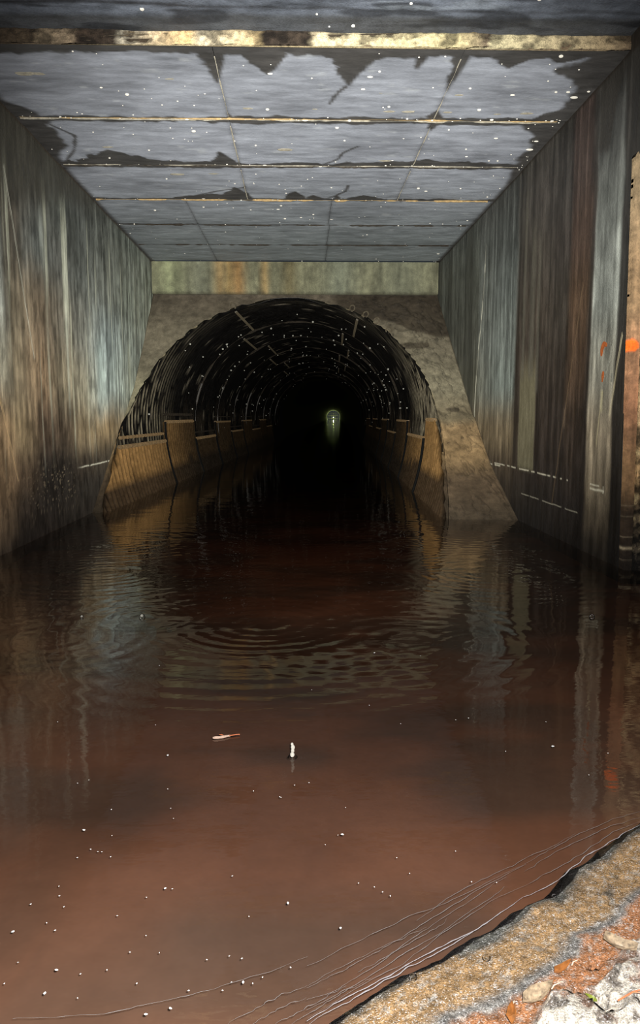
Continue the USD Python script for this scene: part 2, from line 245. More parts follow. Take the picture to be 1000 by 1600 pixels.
def paint_right(y, z):
    w = .06*(N(z*1.3, 8, 1, o=4, seed=5)-.5)*2+.05*(N(y*4, z*.5, 0, o=2, seed=6)-.5)
    c = table(y+w, z+w*1.5, RY, RZ, RT)
    s1 = N(y*7, z*.18, 0, o=4, seed=51); s2 = N(y*20, z*1.2, 0, o=4, seed=52); up = .35+.65*sstep(.5, 1.0, z)
    c = c*(1+up*(.75*(s1-.5)+.5*(s2-.5)))[..., None]
    r1 = N(y*13, z*.22, 4, o=4, seed=57); c = c*(1+up*(.26*sstep(.53, .57, r1)-.24*sstep(.46, .42, r1)))[..., None]
    gr = N(y*9, z*4, 2, o=4, seed=58); c = c*(1+.2*sstep(.56, .64, gr)-.22*sstep(.42, .34, gr))[..., None]
    # pale band is blotchy
    inb = sstep(7.7, 7.8, y)*sstep(8.5, 8.4, y)
    c = c*(1+inb*.9*(N(y*5, z*2.2, 4, o=4, seed=53)-.5))[..., None]
    # broken upper edge of the pale band
    e = 4.2+.55*sstep(8.2, 7.85, y)+.35*(N(y*6, 3, 0, o=3, seed=54)-.5)
    c = mixc(c, srgb((47, 44, 40)), .85*inb*sstep(-.04, .04, z-e))
    # far dark runs
    far = sstep(13.9, 14.3, y)
    c = mixc(c, srgb((52, 52, 46)), .55*far*sstep(.52, .6, N(y*2.2, z*.1, 1, o=2, seed=55)))
    # pale stripe left between the dark runs and its two thin upper streaks
    dr = .05*(N(z*2, 1, 1, o=3, seed=56)-.5)
    for y0, hw, z0, z1, k in ((10.75, .36, .74, 2.1, 1), (10.62, .10, 2.0, 3.9, .55), (11.02, .05, 2.0, 4.4, .6), (10.35, .05, 1.8, 3.7, .55)):
        c = mixc(c, srgb((92, 86, 67) if z1 < 3 else (80, 76, 66)), k*sstep(hw+.05, hw-.03, np.abs(y-y0+dr))*sstep(z0-.05, z0+.08, z)*sstep(z1+.35, z1-.2, z))
    c = mixc(c, srgb((40, 34, 28)), .9*sstep(.10, .05, np.abs(y-11.30+dr))*sstep(.75, .9, z)*sstep(3.3, 2.4, z))
    # lime crack, tide lines, boxed tide mark on the pale band, scratches
    yc = 13.35+.65*sstep(4.4, 1.4, z)+.05*(N(z*4, 2, 2, o=3)-.5)
    c = mixc(c, srgb((205, 200, 180)), .8*np.exp(-((y-yc)/.028)**2)*sstep(1.3, 1.6, z)*sstep(4.4, 4.2, z)*(.35+.65*(N(z*5, 6, 6, o=2) > .45)))
    for zt, ya, yb, k, th in ((.745, 9.0, 13.3, .8, .009), (.715, 12.1, 12.7, .9, .010), (.40, 8.65, 10.9, .5, .006), (.76, 7.95, 8.3, .9, .008), (.715, 7.9, 8.3, 1, .012)):
        c = mixc(c, srgb((190, 182, 160)), k*np.exp(-((z-zt-.012*(N(y*7, zt*9, 1)-.5))/th)**2)*((y > ya) & (y < yb))*sstep(.32, .42, N(y*8, zt*30, 3, o=2)))
    c = mixc(c, srgb((190, 182, 160)), .9*np.exp(-((y-7.93)/.008)**2)*((z > .69) & (z < .77)))
    for (ya, za, yb, zb, wd, col, k) in ((7.62, 2.3, 7.85, 1.5, .012, (170, 158, 128), .85), (8.06, 1.75, 8.17, 1.2, .010, (160, 148, 115), .8), (8.08, 1.75, 8.06, 1.55, .03, (150, 142, 112), .6), (8.75, 3.0, 9.55, .4, .010, (104, 84, 62), .6), (9.2, 1.6, 9.2, 1.35, .03, (84, 70, 56), .5)):
        t = (z-za)/(zb-za); yy = ya+(yb-ya)*t+.02*(N(z*7, ya, 2, o=2)-.5)
        c = mixc(c, srgb(col), k*np.exp(-((y-yy)/wd)**2)*((t > 0) & (t < 1)))
    return mixc(c, srgb((36, 31, 26)), .8*sstep(4.90, 4.94, z))
def wall_grid(x, y0, y1, z0, z1, dy, dz, paint, amp, seed, k=1.0):
    y, z = np.arange(y0, y1+dy/2, dy), np.r_[np.arange(z0, .36, dz), np.arange(.36, .84, .009), np.arange(.84, 4.86, dz), np.arange(4.86, z1+.01, .015)]; Y, Z = np.meshgrid(y, z, indexing='ij')
    X = x+amp*(N(Y*1.5, Z*.7, 0, o=5, seed=seed)-.5)
    return np.stack([X, Y, Z], -1), paint(Y, Z)*K_WALL*k*V([.98, 1.02, 1.05])
wl = thing('wall_left', 'left concrete wall streaked with grey lime, brown rust and black algae above the water', 'wall', kind='structure')
P, c = wall_grid(-WL, 3.0, 18.3, -.6, 5.1, .022, .045, paint_left, .03, 61, 1.45)
v, f, s = sheet(P, V([-.35, 0, 0])); obj('concrete_face', (v, f), 'wall_concrete', wl, c.reshape(-1, 3)[s], True)
wr = thing('wall_right', 'right concrete wall with wide dark brown stains and one pale grey band', 'wall', kind='structure')
P, c = wall_grid(WR, 7.5, 18.3, -.6, 5.1, .018, .045, paint_right, .02, 62, .78)
v, f, s = sheet(P, V([.9, 0, 0])); obj('concrete_face', (v, f), 'wall_concrete', wr, c.reshape(-1, 3)[s], True)
# spray paint marks on the wall: thin patches with ragged edges
def patch(points, width, x, seed):
    pts = resample(points, .012); t = np.gradient(pts, axis=0); t /= np.linalg.norm(t, axis=1)[:, None]; nrm = np.stack([-t[:, 1], t[:, 0]], -1)
    k = np.linspace(0, 1, len(pts)); wd = width*(.35+.65*np.sin(np.pi*np.clip(k*.9+.05, 0, 1)))*(.7+.6*N(k*6, seed, 0, o=2))
    a, b = pts+nrm*wd[:, None], pts-nrm*wd[:, None]
    P = np.stack([np.stack([np.full(len(q), x), q[:, 0], q[:, 1]], -1) for q in (a, pts, b)], 1); return shell(P, V([.003, 0, 0]))
for pts, wd, mt, lab in (([(8.10, 2.12), (8.09, 2.2), (8.04, 2.24), (7.96, 2.22)], .035, 'spray_orange', 'orange spray paint hook'), ([(7.86, 2.26), (7.85, 2.19), (7.87, 2.08), (7.95, 1.97), (8.0, 1.9)], .018, 'spray_pale', 'pale spray paint curve'),
                    ([(8.03, 1.96), (8.05, 1.85)], .03, 'spray_orange', 'short orange spray paint dash'), ([(7.80, 1.93), (7.80, 1.84)], .022, 'spray_pale', 'short pale spray paint dash'), ([(7.83, 2.28), (7.83, 2.2)], .022, 'spray_pale', 'pale spray paint spot')):
    tag(obj('spray_paint_mark', patch(pts, wd, WR-.016, 3), mt, wr), lab)

# pier at the end of the right wall: smooth jamb strip and rough broken masonry
pr = thing('masonry_pier', 'rough yellow-brown concrete pier at the right frame edge, with orange paint dot', 'pier')
xs, zs = np.arange(3.150, 3.252, .010), np.arange(-.6, 3.92, .012); X, Z = np.meshgrid(xs, zs, indexing='ij')
Y = 7.42+.012*(N(X*9, Z*4, 0, o=4, seed=71)-.5)
X = X+.012*(3.9-Z); Z = Z+np.where(Z > 3.8, .12*(N(X*30, 1, 1, o=2, seed=72)-.6), 0)
c = table(X*0+8, Z, [7, 9], [0, .5, .9, 1.6, 2.1, 2.6, 3.9], [[q, q] for q in ((44, 36, 28), (64, 50, 36), (128, 96, 58), (136, 92, 58), (146, 104, 68), (138, 110, 74), (138, 118, 86))])
c = mixc(c, srgb((235, 110, 35)), sstep(.075, .045, np.hypot((X-3.195)*1.0, (Z-2.17))+.02*(N(X*40, Z*40, 0, o=2)-.5)))
for zt in (.2, .31, .52, .08, .62): c = mixc(c, srgb((185, 170, 140)), (.9 if zt == .2 else .3)*np.exp(-((Z-zt-.01*(N(X*30, zt, 0)-.5))/(.014 if zt == .2 else .005))**2))
c = c*(1+1.1*(N(X*25, Z*2.5, 3, o=4, seed=73)-.5)+.7*(N(X*30, Z*24, 3, o=3, seed=78)-.5))[..., None]
v, f, s = sheet(np.stack([X, Y, Z], -1), V([0, .10, 0])); obj('jamb_strip', (v, f), 'rough_concrete', pr, (c*1.35).reshape(-1, 3)[s], True)
xs, zs = np.arange(3.246, 4.0, .010), np.arange(-.6, 3.95, .014); X, Z = np.meshgrid(xs, zs, indexing='ij'); X = X+.012*(3.9-Z)
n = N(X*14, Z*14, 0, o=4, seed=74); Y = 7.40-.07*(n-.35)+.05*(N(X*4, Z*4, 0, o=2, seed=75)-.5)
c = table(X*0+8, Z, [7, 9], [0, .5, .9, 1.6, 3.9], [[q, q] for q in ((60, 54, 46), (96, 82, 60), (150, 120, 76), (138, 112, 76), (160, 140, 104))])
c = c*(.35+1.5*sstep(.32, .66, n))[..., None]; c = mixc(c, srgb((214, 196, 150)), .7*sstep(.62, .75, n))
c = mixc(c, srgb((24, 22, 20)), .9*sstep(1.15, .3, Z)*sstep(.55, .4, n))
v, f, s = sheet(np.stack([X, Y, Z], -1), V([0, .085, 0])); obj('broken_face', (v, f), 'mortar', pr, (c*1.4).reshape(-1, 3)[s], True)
# side wall of the recess in front of the pier
P, c = wall_grid(4.12, 2.2, 7.75, -.6, 5.1, .06, .08, paint_right, .03, 63)
w2 = thing('wall_right', 'dark concrete return wall beside the pier, outside the picture', 'wall', kind='structure')
v, f, s = sheet(P, V([.3, 0, 0])); obj('concrete_face', (v, f), 'wall_concrete', w2, c.reshape(-1, 3)[s], True)

# ------------------------------------------------------------------ ceiling: precast panels in six rows
ROWS = [7.745, 9.54, 11.215, 12.91, 14.54, 16.18, 17.82]
SPIKES = [  # stains that hang off a joint: x, y of the joint, direction, half width, length
    (-.83, 7.75, 1, .16, .80), (-.30, 7.75, 1, .30, .58), (.53, 7.75, 1, .27, .82), (.60, 7.75, 1, .42, .30), (1.60, 7.75, 1, .09, .95), (1.20, 7.75, 1, .10, .42), (2.10, 7.75, 1, .30, .38), (2.6, 7.75, 1, .4, .26),
    (1.60, 9.54, -1, .14, .30), (1.62, 9.54, 1, .10, .30), (-.80, 9.54, -1, .05, .18),
    (-2.48, 11.215, -1, .75, .62), (-1.02, 11.215, -1, .22, .60), (-1.25, 11.215, -1, .5, .2), (.1, 11.215, -1, .5, .14), (1.75, 11.215, -1, .5, .34), (1.1, 11.215, -1, .5, .2),
    (-.95, 12.91, -1, .30, .72), (-1.35, 12.91, -1, .9, .35), (-.05, 12.91, -1, .25, .5), (.25, 12.91, -1, .2, .3), (1.05, 12.91, -1, .5, .3), (.62, 12.91, -1, .08, .35)]
CRACKS = [((.30, 11.2), (.55, 10.9), (.60, 10.65), (.78, 10.4)), ((.42, 12.88), (.62, 12.6), (.74, 12.4), (.76, 12.1)), ((-1.9, 12.85), (-1.2, 12.4), (-.8, 12.2)), ((.51, 8.6), (.42, 8.8), (.36, 9.05)), ((-3.2, 11.15), (-2.9, 10.6), (-2.75, 10.1), (-2.95, 9.7))]
def paint_ceiling(x, y):
    base = srgb((112, 116, 124))*np.ones(x.shape+(1,))
    base = mixc(base, srgb((98, 104, 106)), sstep(10.5, 16.5, y))
    m1 = N(x*.9, y*2.2, 0, o=4, seed=81); m2 = N(x*4, y*11, 0, o=3, seed=82)
    c = base*(1+.75*(m1-.5)+.5*(m2-.5))[..., None]
    wet = srgb((44, 42, 39)); k = np.zeros(x.shape)
    nz = N(x*2.2, y*2.2, 5, o=4, seed=83)-.5; nf = N(x*9, y*9, 5, o=5, seed=84)-.5
    for i, yj in enumerate(ROWS):
        d = y-yj
        wd_b = (.10, .10, .17, .10, .035, .03, .02)[i]; wd_a = (.15, .09, .07, .04, .03, .02, .0)[i]
        k = np.maximum(k, sstep(.02, -.02, np.abs(np.where(d < 0, d, 0))-wd_b*(1+1.6*nz)-.10*nf)*(d < 0))
        k = np.maximum(k, sstep(.02, -.02, d-wd_a*(1+1.6*nz)-.10*nf)*(d >= 0))
    for sx, yj, sg, hw, ln in SPIKES:
        d = (y-yj)*sg; t = np.clip(1-d/ln, 0, 1); dx = np.abs(x-sx+.06*nf)
        k = np.maximum(k, sstep(.03, -.015, dx-hw*t**.9*(1+.9*nf))*(d > -.02)*(d < ln))
    # damp margins along the walls
    k = np.maximum(k, sstep(.05, -.05, x+WL-.36*sstep(11.4, 9.6, y)*sstep(9.0, 9.5, y)*(1+2*nz)-.05))
    k = np.maximum(k, sstep(.05, -.05, WR-x-(.34*sstep(12.2, 9.5, y)*(1+2.6*nz)+.05)))
    # damp along panel joints
    for r in range(6):
        for xj in ((-.80, 1.60) if r < 3 else (-1.81, .55+.03*r-.09)):
            inr = (y > ROWS[r]) & (y < ROWS[r+1])
            k = np.maximum(k, .38*np.exp(-((x-xj)/.03)**2)*inr)
    for pts in CRACKS:
        p = V(resample(pts, .03)); d = np.full(x.shape, 9.)
        box = (x > p[:, 0].min()-.2) & (x < p[:, 0].max()+.2) & (y > p[:, 1].min()-.2) & (y < p[:, 1].max()+.2)
        if box.any():
            d[box] = np.sqrt(((np.stack([x[box], y[box]], -1)[:, None]-p[None])**2).sum(-1)).min(1); k = np.maximum(k, sstep(.035, .012, d+.03*nf)*.9)
    c = mixc(c, wet*(1+.8*(m2-.5))[..., None], k.clip(0, 1)*.93)
    # pale lime blooms
    b = sstep(.72, .82, N(x*4, y*9, 1, o=3, seed=86))*(1-k).clip(0, 1)
    return mixc(c, srgb((150, 154, 156)), .3*b)
ce = thing('ceiling', 'grey precast concrete panel ceiling with black damp stains and lime-crusted joints', 'ceiling', kind='structure')
for r in range(6):
    cuts = [-WL-.05] + ([-.80, 1.60] if r < 3 else [-1.81, .55+.03*r-.09]) + [WR+.05]
    for a, b in zip(cuts[:-1], cuts[1:]):
        y0, y1 = ROWS[r]+.012, ROWS[r+1]-.012; step = .026 if r < 3 else .04
        xs = np.linspace(a+.003, b-.003, int((b-a)/step)+2); ys = np.linspace(y0, y1, int((y1-y0)/step)+2); X, Y = np.meshgrid(xs, ys, indexing='ij')
        ed = np.minimum(np.minimum(X-xs[0], xs[-1]-X), np.minimum(Y-y0, y1-Y))
        Z = H+.010*sstep(.02, 0, ed)+.016*(N(X*2, Y*4, 0, o=4, seed=91)-.5)+.006*(rng.random()-.5)
        v, f, s = sheet(np.stack([X, Y, Z], -1), V([0, 0, .15])); obj('concrete_panel', (v, f), 'slab_concrete', ce, (paint_ceiling(X, Y)*K_CEIL).reshape(-1, 3)[s], True)
# mineral crust ropes in the joints
def crust(x0, x1, y, z, r, seed, thin=.4, gap=.35):
    x = np.arange(x0, x1, .022); n = N(x*3, seed, 0, o=3, seed=seed); rr = r*(thin+1.3*N(x*14, seed, 1, o=3, seed=seed+1))*sstep(gap-.06, gap+.1, n)+.002
    return tube(np.stack([x, y+.012*(N(x*4, seed, 3, o=3)-.5), np.full(len(x), z)+.2*r], -1), rr, 6, .9)
for r, (mt, rad, g) in zip(range(1, 6), (('pale_crust', .010, .52), ('dark_seam', .016, .40), ('ochre_crust', .018, .40), ('dark_seam', .014, .5), ('dark_seam', .012, .5))):
    obj('joint_crust', crust(-WL+.05, WR-.1, ROWS[r], H-.004, rad, 100+r, gap=g), mt, ce)
    if r in (1, 2): obj('joint_crust', crust(-WL+.05, WR-.1, ROWS[r]-.03, H-.002, .010, 120+r, gap=.55), 'ochre_crust' if r == 1 else 'pale_crust', ce)
for r in range(3):
    for xj in (-.80, 1.60):
        yy = np.arange(ROWS[r]+.2, ROWS[r+1]-.05, .03); rr = .005*(.2+1.6*N(yy*7, r, xj, o=2))*sstep(.4, .55, N(yy*2.5, r, xj+3, o=2))+.002
        obj('joint_crust', tube(np.stack([xj+.02*(N(yy*3, r, xj)-.5), yy, np.full(len(yy), H)], -1), rr, 5), 'pale_crust', ce)
# lime nubs: white beads too small to tell apart one by one
nubs = []
for i in range(330):
    r = int(rng.choice(6, p=[.30, .26, .18, .12, .08, .06])); y = rng.uniform(ROWS[r]+.05, ROWS[r+1]) if rng.random() < .7 else ROWS[r+1]-rng.uniform(0, .08)
    x = rng.uniform(-WL+.1, WR-.1) if rng.random() < .85 else (WR-.05-abs(rng.normal(0, .2)) if rng.random() < .6 else -WL+.05+abs(rng.normal(0, .15)))
    R = rng.choice([.006, .009, .013, .02], p=[.45, .33, .17, .05]); el = rng.uniform(1, 2.6) if R > .01 and rng.random() < .5 else 1.15
    m = trimesh.creation.icosphere(1, 1.0); m.vertices = m.vertices*V([R*el, R, R*.7])+V([x, y, H-.003]); nubs.append(m)
tag(obj('lime_nubs', trimesh.util.concatenate(nubs), 'calcite', ce, smooth=True), 'tiny white lime beads dotting the ceiling', kind='stuff')
blooms = []
for x, y, a in ((-2.75, 8.36, .10), (-2.62, 8.36, .08), (-1.3, 8.45, .05), (.9, 8.75, .02), (1.05, 9.25, .06), (1.27, 9.25, .07), (1.72, 9.26, .05), (2.3, 9.3, .04), (2.63, 9.27, .07), (.2, 9.2, .03), (-.55, 9.2, .06), (1.75, 8.78, .05), (-2.45, 10.5, .07), (-.15, 10.55, .10), (1.2, 10.95, .09), (-1.7, 11.6, .12), (-1.2, 11.55, .1)):
    blooms.append(blob(a, int(a*1000)+int(x*77), 2, .45, (1, .42, .05)).apply_translation((x, y, H-.001)))
tag(obj('lime_nubs', trimesh.util.concatenate(blooms), 'pale_crust', ce, smooth=True), 'flat pale lime blooms on the ceiling panels', kind='stuff')

# the nearer, higher slab and the ragged mortar band that closes the step down
ne = thing('ceiling', 'dark blue-grey stained slab soffit at the top of the picture, nearer than the panels', 'ceiling', kind='structure')
xs, ys = np.arange(-WL-.05, 4.13, .03), np.arange(4.2, 7.76, .02); X, Y = np.meshgrid(xs, ys, indexing='ij')
wv = N(X*.55, Y*1.2, 0, o=4, seed=131); st = N(X*1.2, Y*7+3*wv, 0, o=4, seed=132); Z = 5.085+.04*(N(X*1.5, Y*5, 0, o=4, seed=133)-.5)
c = srgb((86, 92, 102))*(1+1.5*(st-.5)+.6*(N(X*6, Y*14, 0, o=3, seed=134)-.5))[..., None]
l1 = 7.28+.35*(wv-.5)
c = mixc(c, srgb((40, 41, 44)), .85*sstep(-.02, .05, Y-l1)*sstep(7.36, 7.30, Y-.2*(wv-.5)))
c = mixc(c, srgb((50, 50, 48)), .75*sstep(7.38, 7.5, Y+.12*(wv-.5)))
c = mixc(c, srgb((30, 32, 36)), .7*sstep(.60, .68, N(X*1.1, Y*4, 7, o=3, seed=135)))
c = mixc(c, srgb((130, 138, 146)), .4*sstep(.62, .72, st)*(Y < l1))
v, f, s = sheet(np.stack([X, Y, Z], -1), V([0, 0, .4])); obj('slab_soffit', (v, f), 'rough_concrete', ne, (c*K_CEIL*.85).reshape(-1, 3)[s], True)
drops = []
for x, y, R in ((-1.37, 7.35, .02), (-2.3, 6.95, .012), (.18, 7.4, .012), (.52, 7.6, .018), (1.0, 7.2, .015), (.85, 6.9, .012), (2.1, 7.1, .02), (2.6, 6.9, .03), (.3, 7.62, .01)):
    drops.append(blob(R, int(R*999), 1, .2, (1, 1, .7)).apply_translation((x, y, 5.08)))
tag(obj('lime_nubs', trimesh.util.concatenate(drops), 'calcite', ne, smooth=True), 'white lime drops on the near slab', kind='stuff')
bd = thing('trim_1', 'ragged mortar band across the ceiling step, cream in places, brown in others', 'mortar band', kind='structure')
xs, zs = np.arange(-WL, WR+.01, .012), np.linspace(4.962, 5.098, 15); X, Z = np.meshgrid(xs, zs, indexing='ij')
n = N(X*9, Z*16, 0, o=4, seed=141); Y = 7.735-.05*(n-.4)+.01*np.sin(X*3)
Z = Z-.02*(N(X*5, 0, 2, o=4, seed=142)-.5)*(Z < 4.98)*1.2+.03*(N(X*3, 0, 4, o=3, seed=143)-.5)*(Z > 5.08)*.6
ramp_x = [-3.27, -2.45, -2.40, -2.1, -2.05, -1.70, -1.62, -1.0, -.9, -.35, -.30, .10, .14, 1.5, 1.55, 1.80, 1.85, 2.9, 3.2]
ramp_c = srgb([(62, 52, 42), (66, 56, 44), (126, 112, 92), (120, 106, 88), (54, 44, 36), (50, 42, 35), (180, 172, 154), (196, 168, 122), (192, 182, 158), (180, 160, 120), (52, 44, 37), (56, 48, 40), (190, 178, 148), (178, 168, 130), (176, 164, 128), (98, 86, 72), (178, 170, 138), (150, 134, 106), (104, 88, 70)])
xx = X+.09*(N(X*6, Z*20, 1, o=3, seed=144)-.5); c = np.stack([np.interp(xx, ramp_x, ramp_c[:, k]) for k in range(3)], -1)
c = c*(.45+1.05*sstep(.3, .62, n))[..., None]; c = mixc(c, srgb((48, 42, 36)), .8*sstep(5.07, 5.095, Z+.03*(n-.5)))
v, f, s = sheet(np.stack([X, Y, Z], -1), V([0, .02, 0])); obj('mortar_band', (v, f), 'mortar', bd, (c*.86).reshape(-1, 3)[s], True)

# ------------------------------------------------------------------ rear: lintel beam and sloped headwall round the culvert mouth
bm = thing('trim_2', 'grey-green concrete lintel beam with orange rust runs above the tunnel mouth', 'beam', kind='structure')
xs, zs = np.arange(-WL, WR+.01, .02), np.arange(4.235, 4.951, .02); X, Z = np.meshgrid(xs, zs, indexing='ij')
ed = np.minimum(Z-zs[0], np.minimum(X-xs[0], xs[-1]-X)); Y = D+.02*sstep(.03, 0, ed)+.02*(N(X*4, Z*2, 0, o=4, seed=151)-.5)
s1 = N(X*7, Z*1.2, 0, o=4, seed=152); c = srgb((104, 104, 84))*(1+1.1*(s1-.5)+.6*(N(X*20, Z*4, 0, o=3, seed=153)-.5))[..., None]
for x0, wd, col, k in ((-2.85, .3, (132, 138, 108), .7), (-2.2, .3, (108, 112, 98), .5), (-1.75, .14, (138, 112, 70), .6), (-1.35, .16, (144, 110, 64), .7), (-1.55, .1, (132, 108, 64), .6), (-.75, .10, (132, 108, 66), .6), (-.2, .16, (112, 100, 66), .5), (.95, .35, (112, 118, 104), .6), (2.3, .5, (108, 112, 96), .5)):
    c = mixc(c, srgb(col)*(.6+.8*s1)[..., None], k*np.exp(-((X-x0+.05*(N(X*6, Z*3, 1)-.5))/wd)**2))
c = mixc(c, srgb((60, 58, 46)), .6*sstep(4.30, 4.24, Z+.04*(s1-.5)))
v, f, s = sheet(np.stack([X, Y, Z], -1), V([0, .45, 0])); obj('beam_face', (v, f), 'rough_concrete', bm, (c*K_FACE*1.3).reshape(-1, 3)[s], True)

def y_face(x, z):
    l = np.interp(z, [-.6, 0, 2.09, 4.2], [11.1, 12.15, 15.6, 17.9]); r = np.interp(z, [-.6, 0, .72, 1.57, 4.2], [9.9, 11.1, 12.8, 14.15, 17.95])
    return l+(r-l)*np.clip((x+WL)/(WL+WR), 0, 1)
AX0, AXS = -.36, .0475
def axis_x(y): return AX0+AXS*(y-14.0)
def section(n=241):
    """culvert cross-section from bottom left over the crown to bottom right: (dx, z), inward normal, arc length"""
    z1 = np.linspace(-.6, 1.42, 60)[:-1]; hw = 2.88-.22*((1.42-z1)/1.42)**2
    a = np.linspace(np.pi, 0, 200); up = np.stack([2.88*np.cos(a), 1.42+2.68*np.sin(a)], -1)
    p = np.vstack([np.stack([-hw, z1], -1), up, np.stack([hw, z1], -1)[::-1]])
    L = np.r_[0, np.cumsum(np.linalg.norm(np.diff(p, axis=0), axis=1))]; s = np.linspace(0, L[-1], n)
    q = np.stack([np.interp(s, L, p[:, k]) for k in range(2)], -1); t = np.gradient(q, s, axis=0); t /= np.linalg.norm(t, axis=1)[:, None]
    return q, np.stack([t[:, 1], -t[:, 0]], -1), s
SEC, NRM, ARC = section()
def arc_of(side, z=None, dx=None):
    """arc length where the section passes height z (left/right wall) or offset dx (roof)"""
    half = len(ARC)//2
    if z is not None:
        i = np.argmin(np.abs(SEC[:half, 1]-z)) if side < 0 else half+np.argmin(np.abs(SEC[half:, 1]-z)); return ARC[i]
    roof = SEC[:, 1] > 2.5; j = np.where(roof)[0]; return ARC[j[np.argmin(np.abs(SEC[j, 0]-dx))]]
def sec_at(s): return np.stack([np.interp(s, ARC, SEC[:, k]) for k in range(2)], -1), np.stack([np.interp(s, ARC, NRM[:, k]) for k in range(2)], -1)
def mouth_y(q):
    y = np.full(len(q), 14.0)
    for _ in range(12): y = y_face(q[:, 0]+axis_x(y), q[:, 1])
    return y
wb = thing('wall_back', 'sloped rough concrete headwall around the tunnel mouth, grey above, yellow-brown below', 'wall', kind='structure')
q, nn = sec_at(np.linspace(0, ARC[-1], 520)); my = mouth_y(q); ax = q[:, 0]+axis_x(my)-nn[:, 0]*.02; az = q[:, 1]-nn[:, 1]*.02
th = np.arctan2(q[:, 1]-1.3, q[:, 0]); bx = np.empty(520); bz = np.empty(520)
for i, (a_, (dx_, z_)) in enumerate(zip(th, q)):
    if z_ < 1.3: bx[i], bz[i] = (-WL if dx_ < 0 else WR), az[i]
    else:
        d_ = V([math.cos(a_), math.sin(a_)]); t_ = min(((WR if d_[0] > 0 else -WL)-.0)/d_[0] if abs(d_[0]) > 1e-6 else 1e9, (4.25-1.3)/max(d_[1], 1e-6)); bx[i], bz[i] = d_[0]*t_, 1.3+d_[1]*t_
# pull corner rays into the corners
for cx in (-WL, WR):
    i = np.argmin(np.abs(bx-cx)+np.abs(bz-4.25)); bx[i], bz[i] = cx, 4.25
ax = np.clip(ax, -WL+.02, WR-.02)
u = np.linspace(0, 1, 64); X = ax[:, None]*(1-u)+bx[:, None]*u; Z = az[:, None]*(1-u)+bz[:, None]*u
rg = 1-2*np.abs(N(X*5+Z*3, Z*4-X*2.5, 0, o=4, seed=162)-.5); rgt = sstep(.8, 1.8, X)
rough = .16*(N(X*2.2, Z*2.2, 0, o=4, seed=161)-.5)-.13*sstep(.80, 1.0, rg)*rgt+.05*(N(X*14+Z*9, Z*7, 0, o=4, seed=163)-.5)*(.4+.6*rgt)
ledge = .10*sstep(.04, -.04, Z-1.47-.10*(N(X*4, 0, 0, o=3, seed=164)-.5))*sstep(1, 1.8, X)
Y = y_face(X, Z)+rough*np.sin(np.pi*np.clip(u, 0, .95)/.95)[None, :]**.5-ledge
c = table(X*0+8, Z+.25*(N(X*1.5, Z*1.5, 0, o=3, seed=165)-.5), [7, 9], [0, .45, .9, 1.35, 1.55, 2.1, 3.0, 4.2], [[w_, w_] for w_ in ((62, 52, 38), (74, 60, 42), (126, 102, 64), (132, 108, 70), (104, 94, 70), (112, 106, 84), (104, 97, 78), (84, 76, 62))])
left_ = sstep(0, -1, X); c = mixc(c, srgb((146, 142, 116)), .5*left_*sstep(2.6, 2.0, Z)*sstep(1.4, 1.6, Z))
stain = 3.55+.35*(N(X*1.7, 0, 0, o=4, seed=166)-.5)-.45*sstep(1.4, 3.0, X); c = mixc(c, srgb((46, 40, 32)), .85*sstep(-.03, .05, Z-stain)*sstep(.6, 1.0, X))
for x0, z0, a_, b_ in ((2.35, 3.52, .22, .07), (2.42, 2.95, .33, .08), (2.85, 1.62, .13, .045)):
    c = mixc(c, srgb((58, 52, 42)), .8*sstep(1.2, .7, np.hypot((X-x0)/a_, (Z-z0)/b_)+.5*(N(X*7, Z*7, 0, o=2)-.5)))
c = c*(1+.8*(N(X*3, Z*3, 0, o=5, seed=167)-.5)+.6*(N(X*16, Z*16, 0, o=3, seed=168)-.5))[..., None]; c = mixc(c, c*.62, rgt*sstep(.92, .99, rg)); c = mixc(c, srgb((52, 46, 36)), .8*sstep(.96, 1.0, u)[None, :]*(Z > .1)); c = mixc(c, srgb((140, 130, 102)), .7*sstep(.05, .01, u)[None, :]*sstep(1.6, 1.9, Z)*sstep(.45, .6, N(X*9, Z*9, 0, o=3, seed=169)))  # blotches and dark veins paint in relief shading the lamps wash out
v, f = shell(np.stack([X, Y, Z], -1), V([0, .45, 0])); f = f[:, ::-1] if np.cross(v[f[0, 1]]-v[f[0, 0]], v[f[0, 2]]-v[f[0, 0]])[1] > 0 else f; cc = (c*K_FACE).reshape(-1, 3); obj('headwall_face', (v, f), 'rough_concrete', wb, np.vstack([cc, cc]), True)

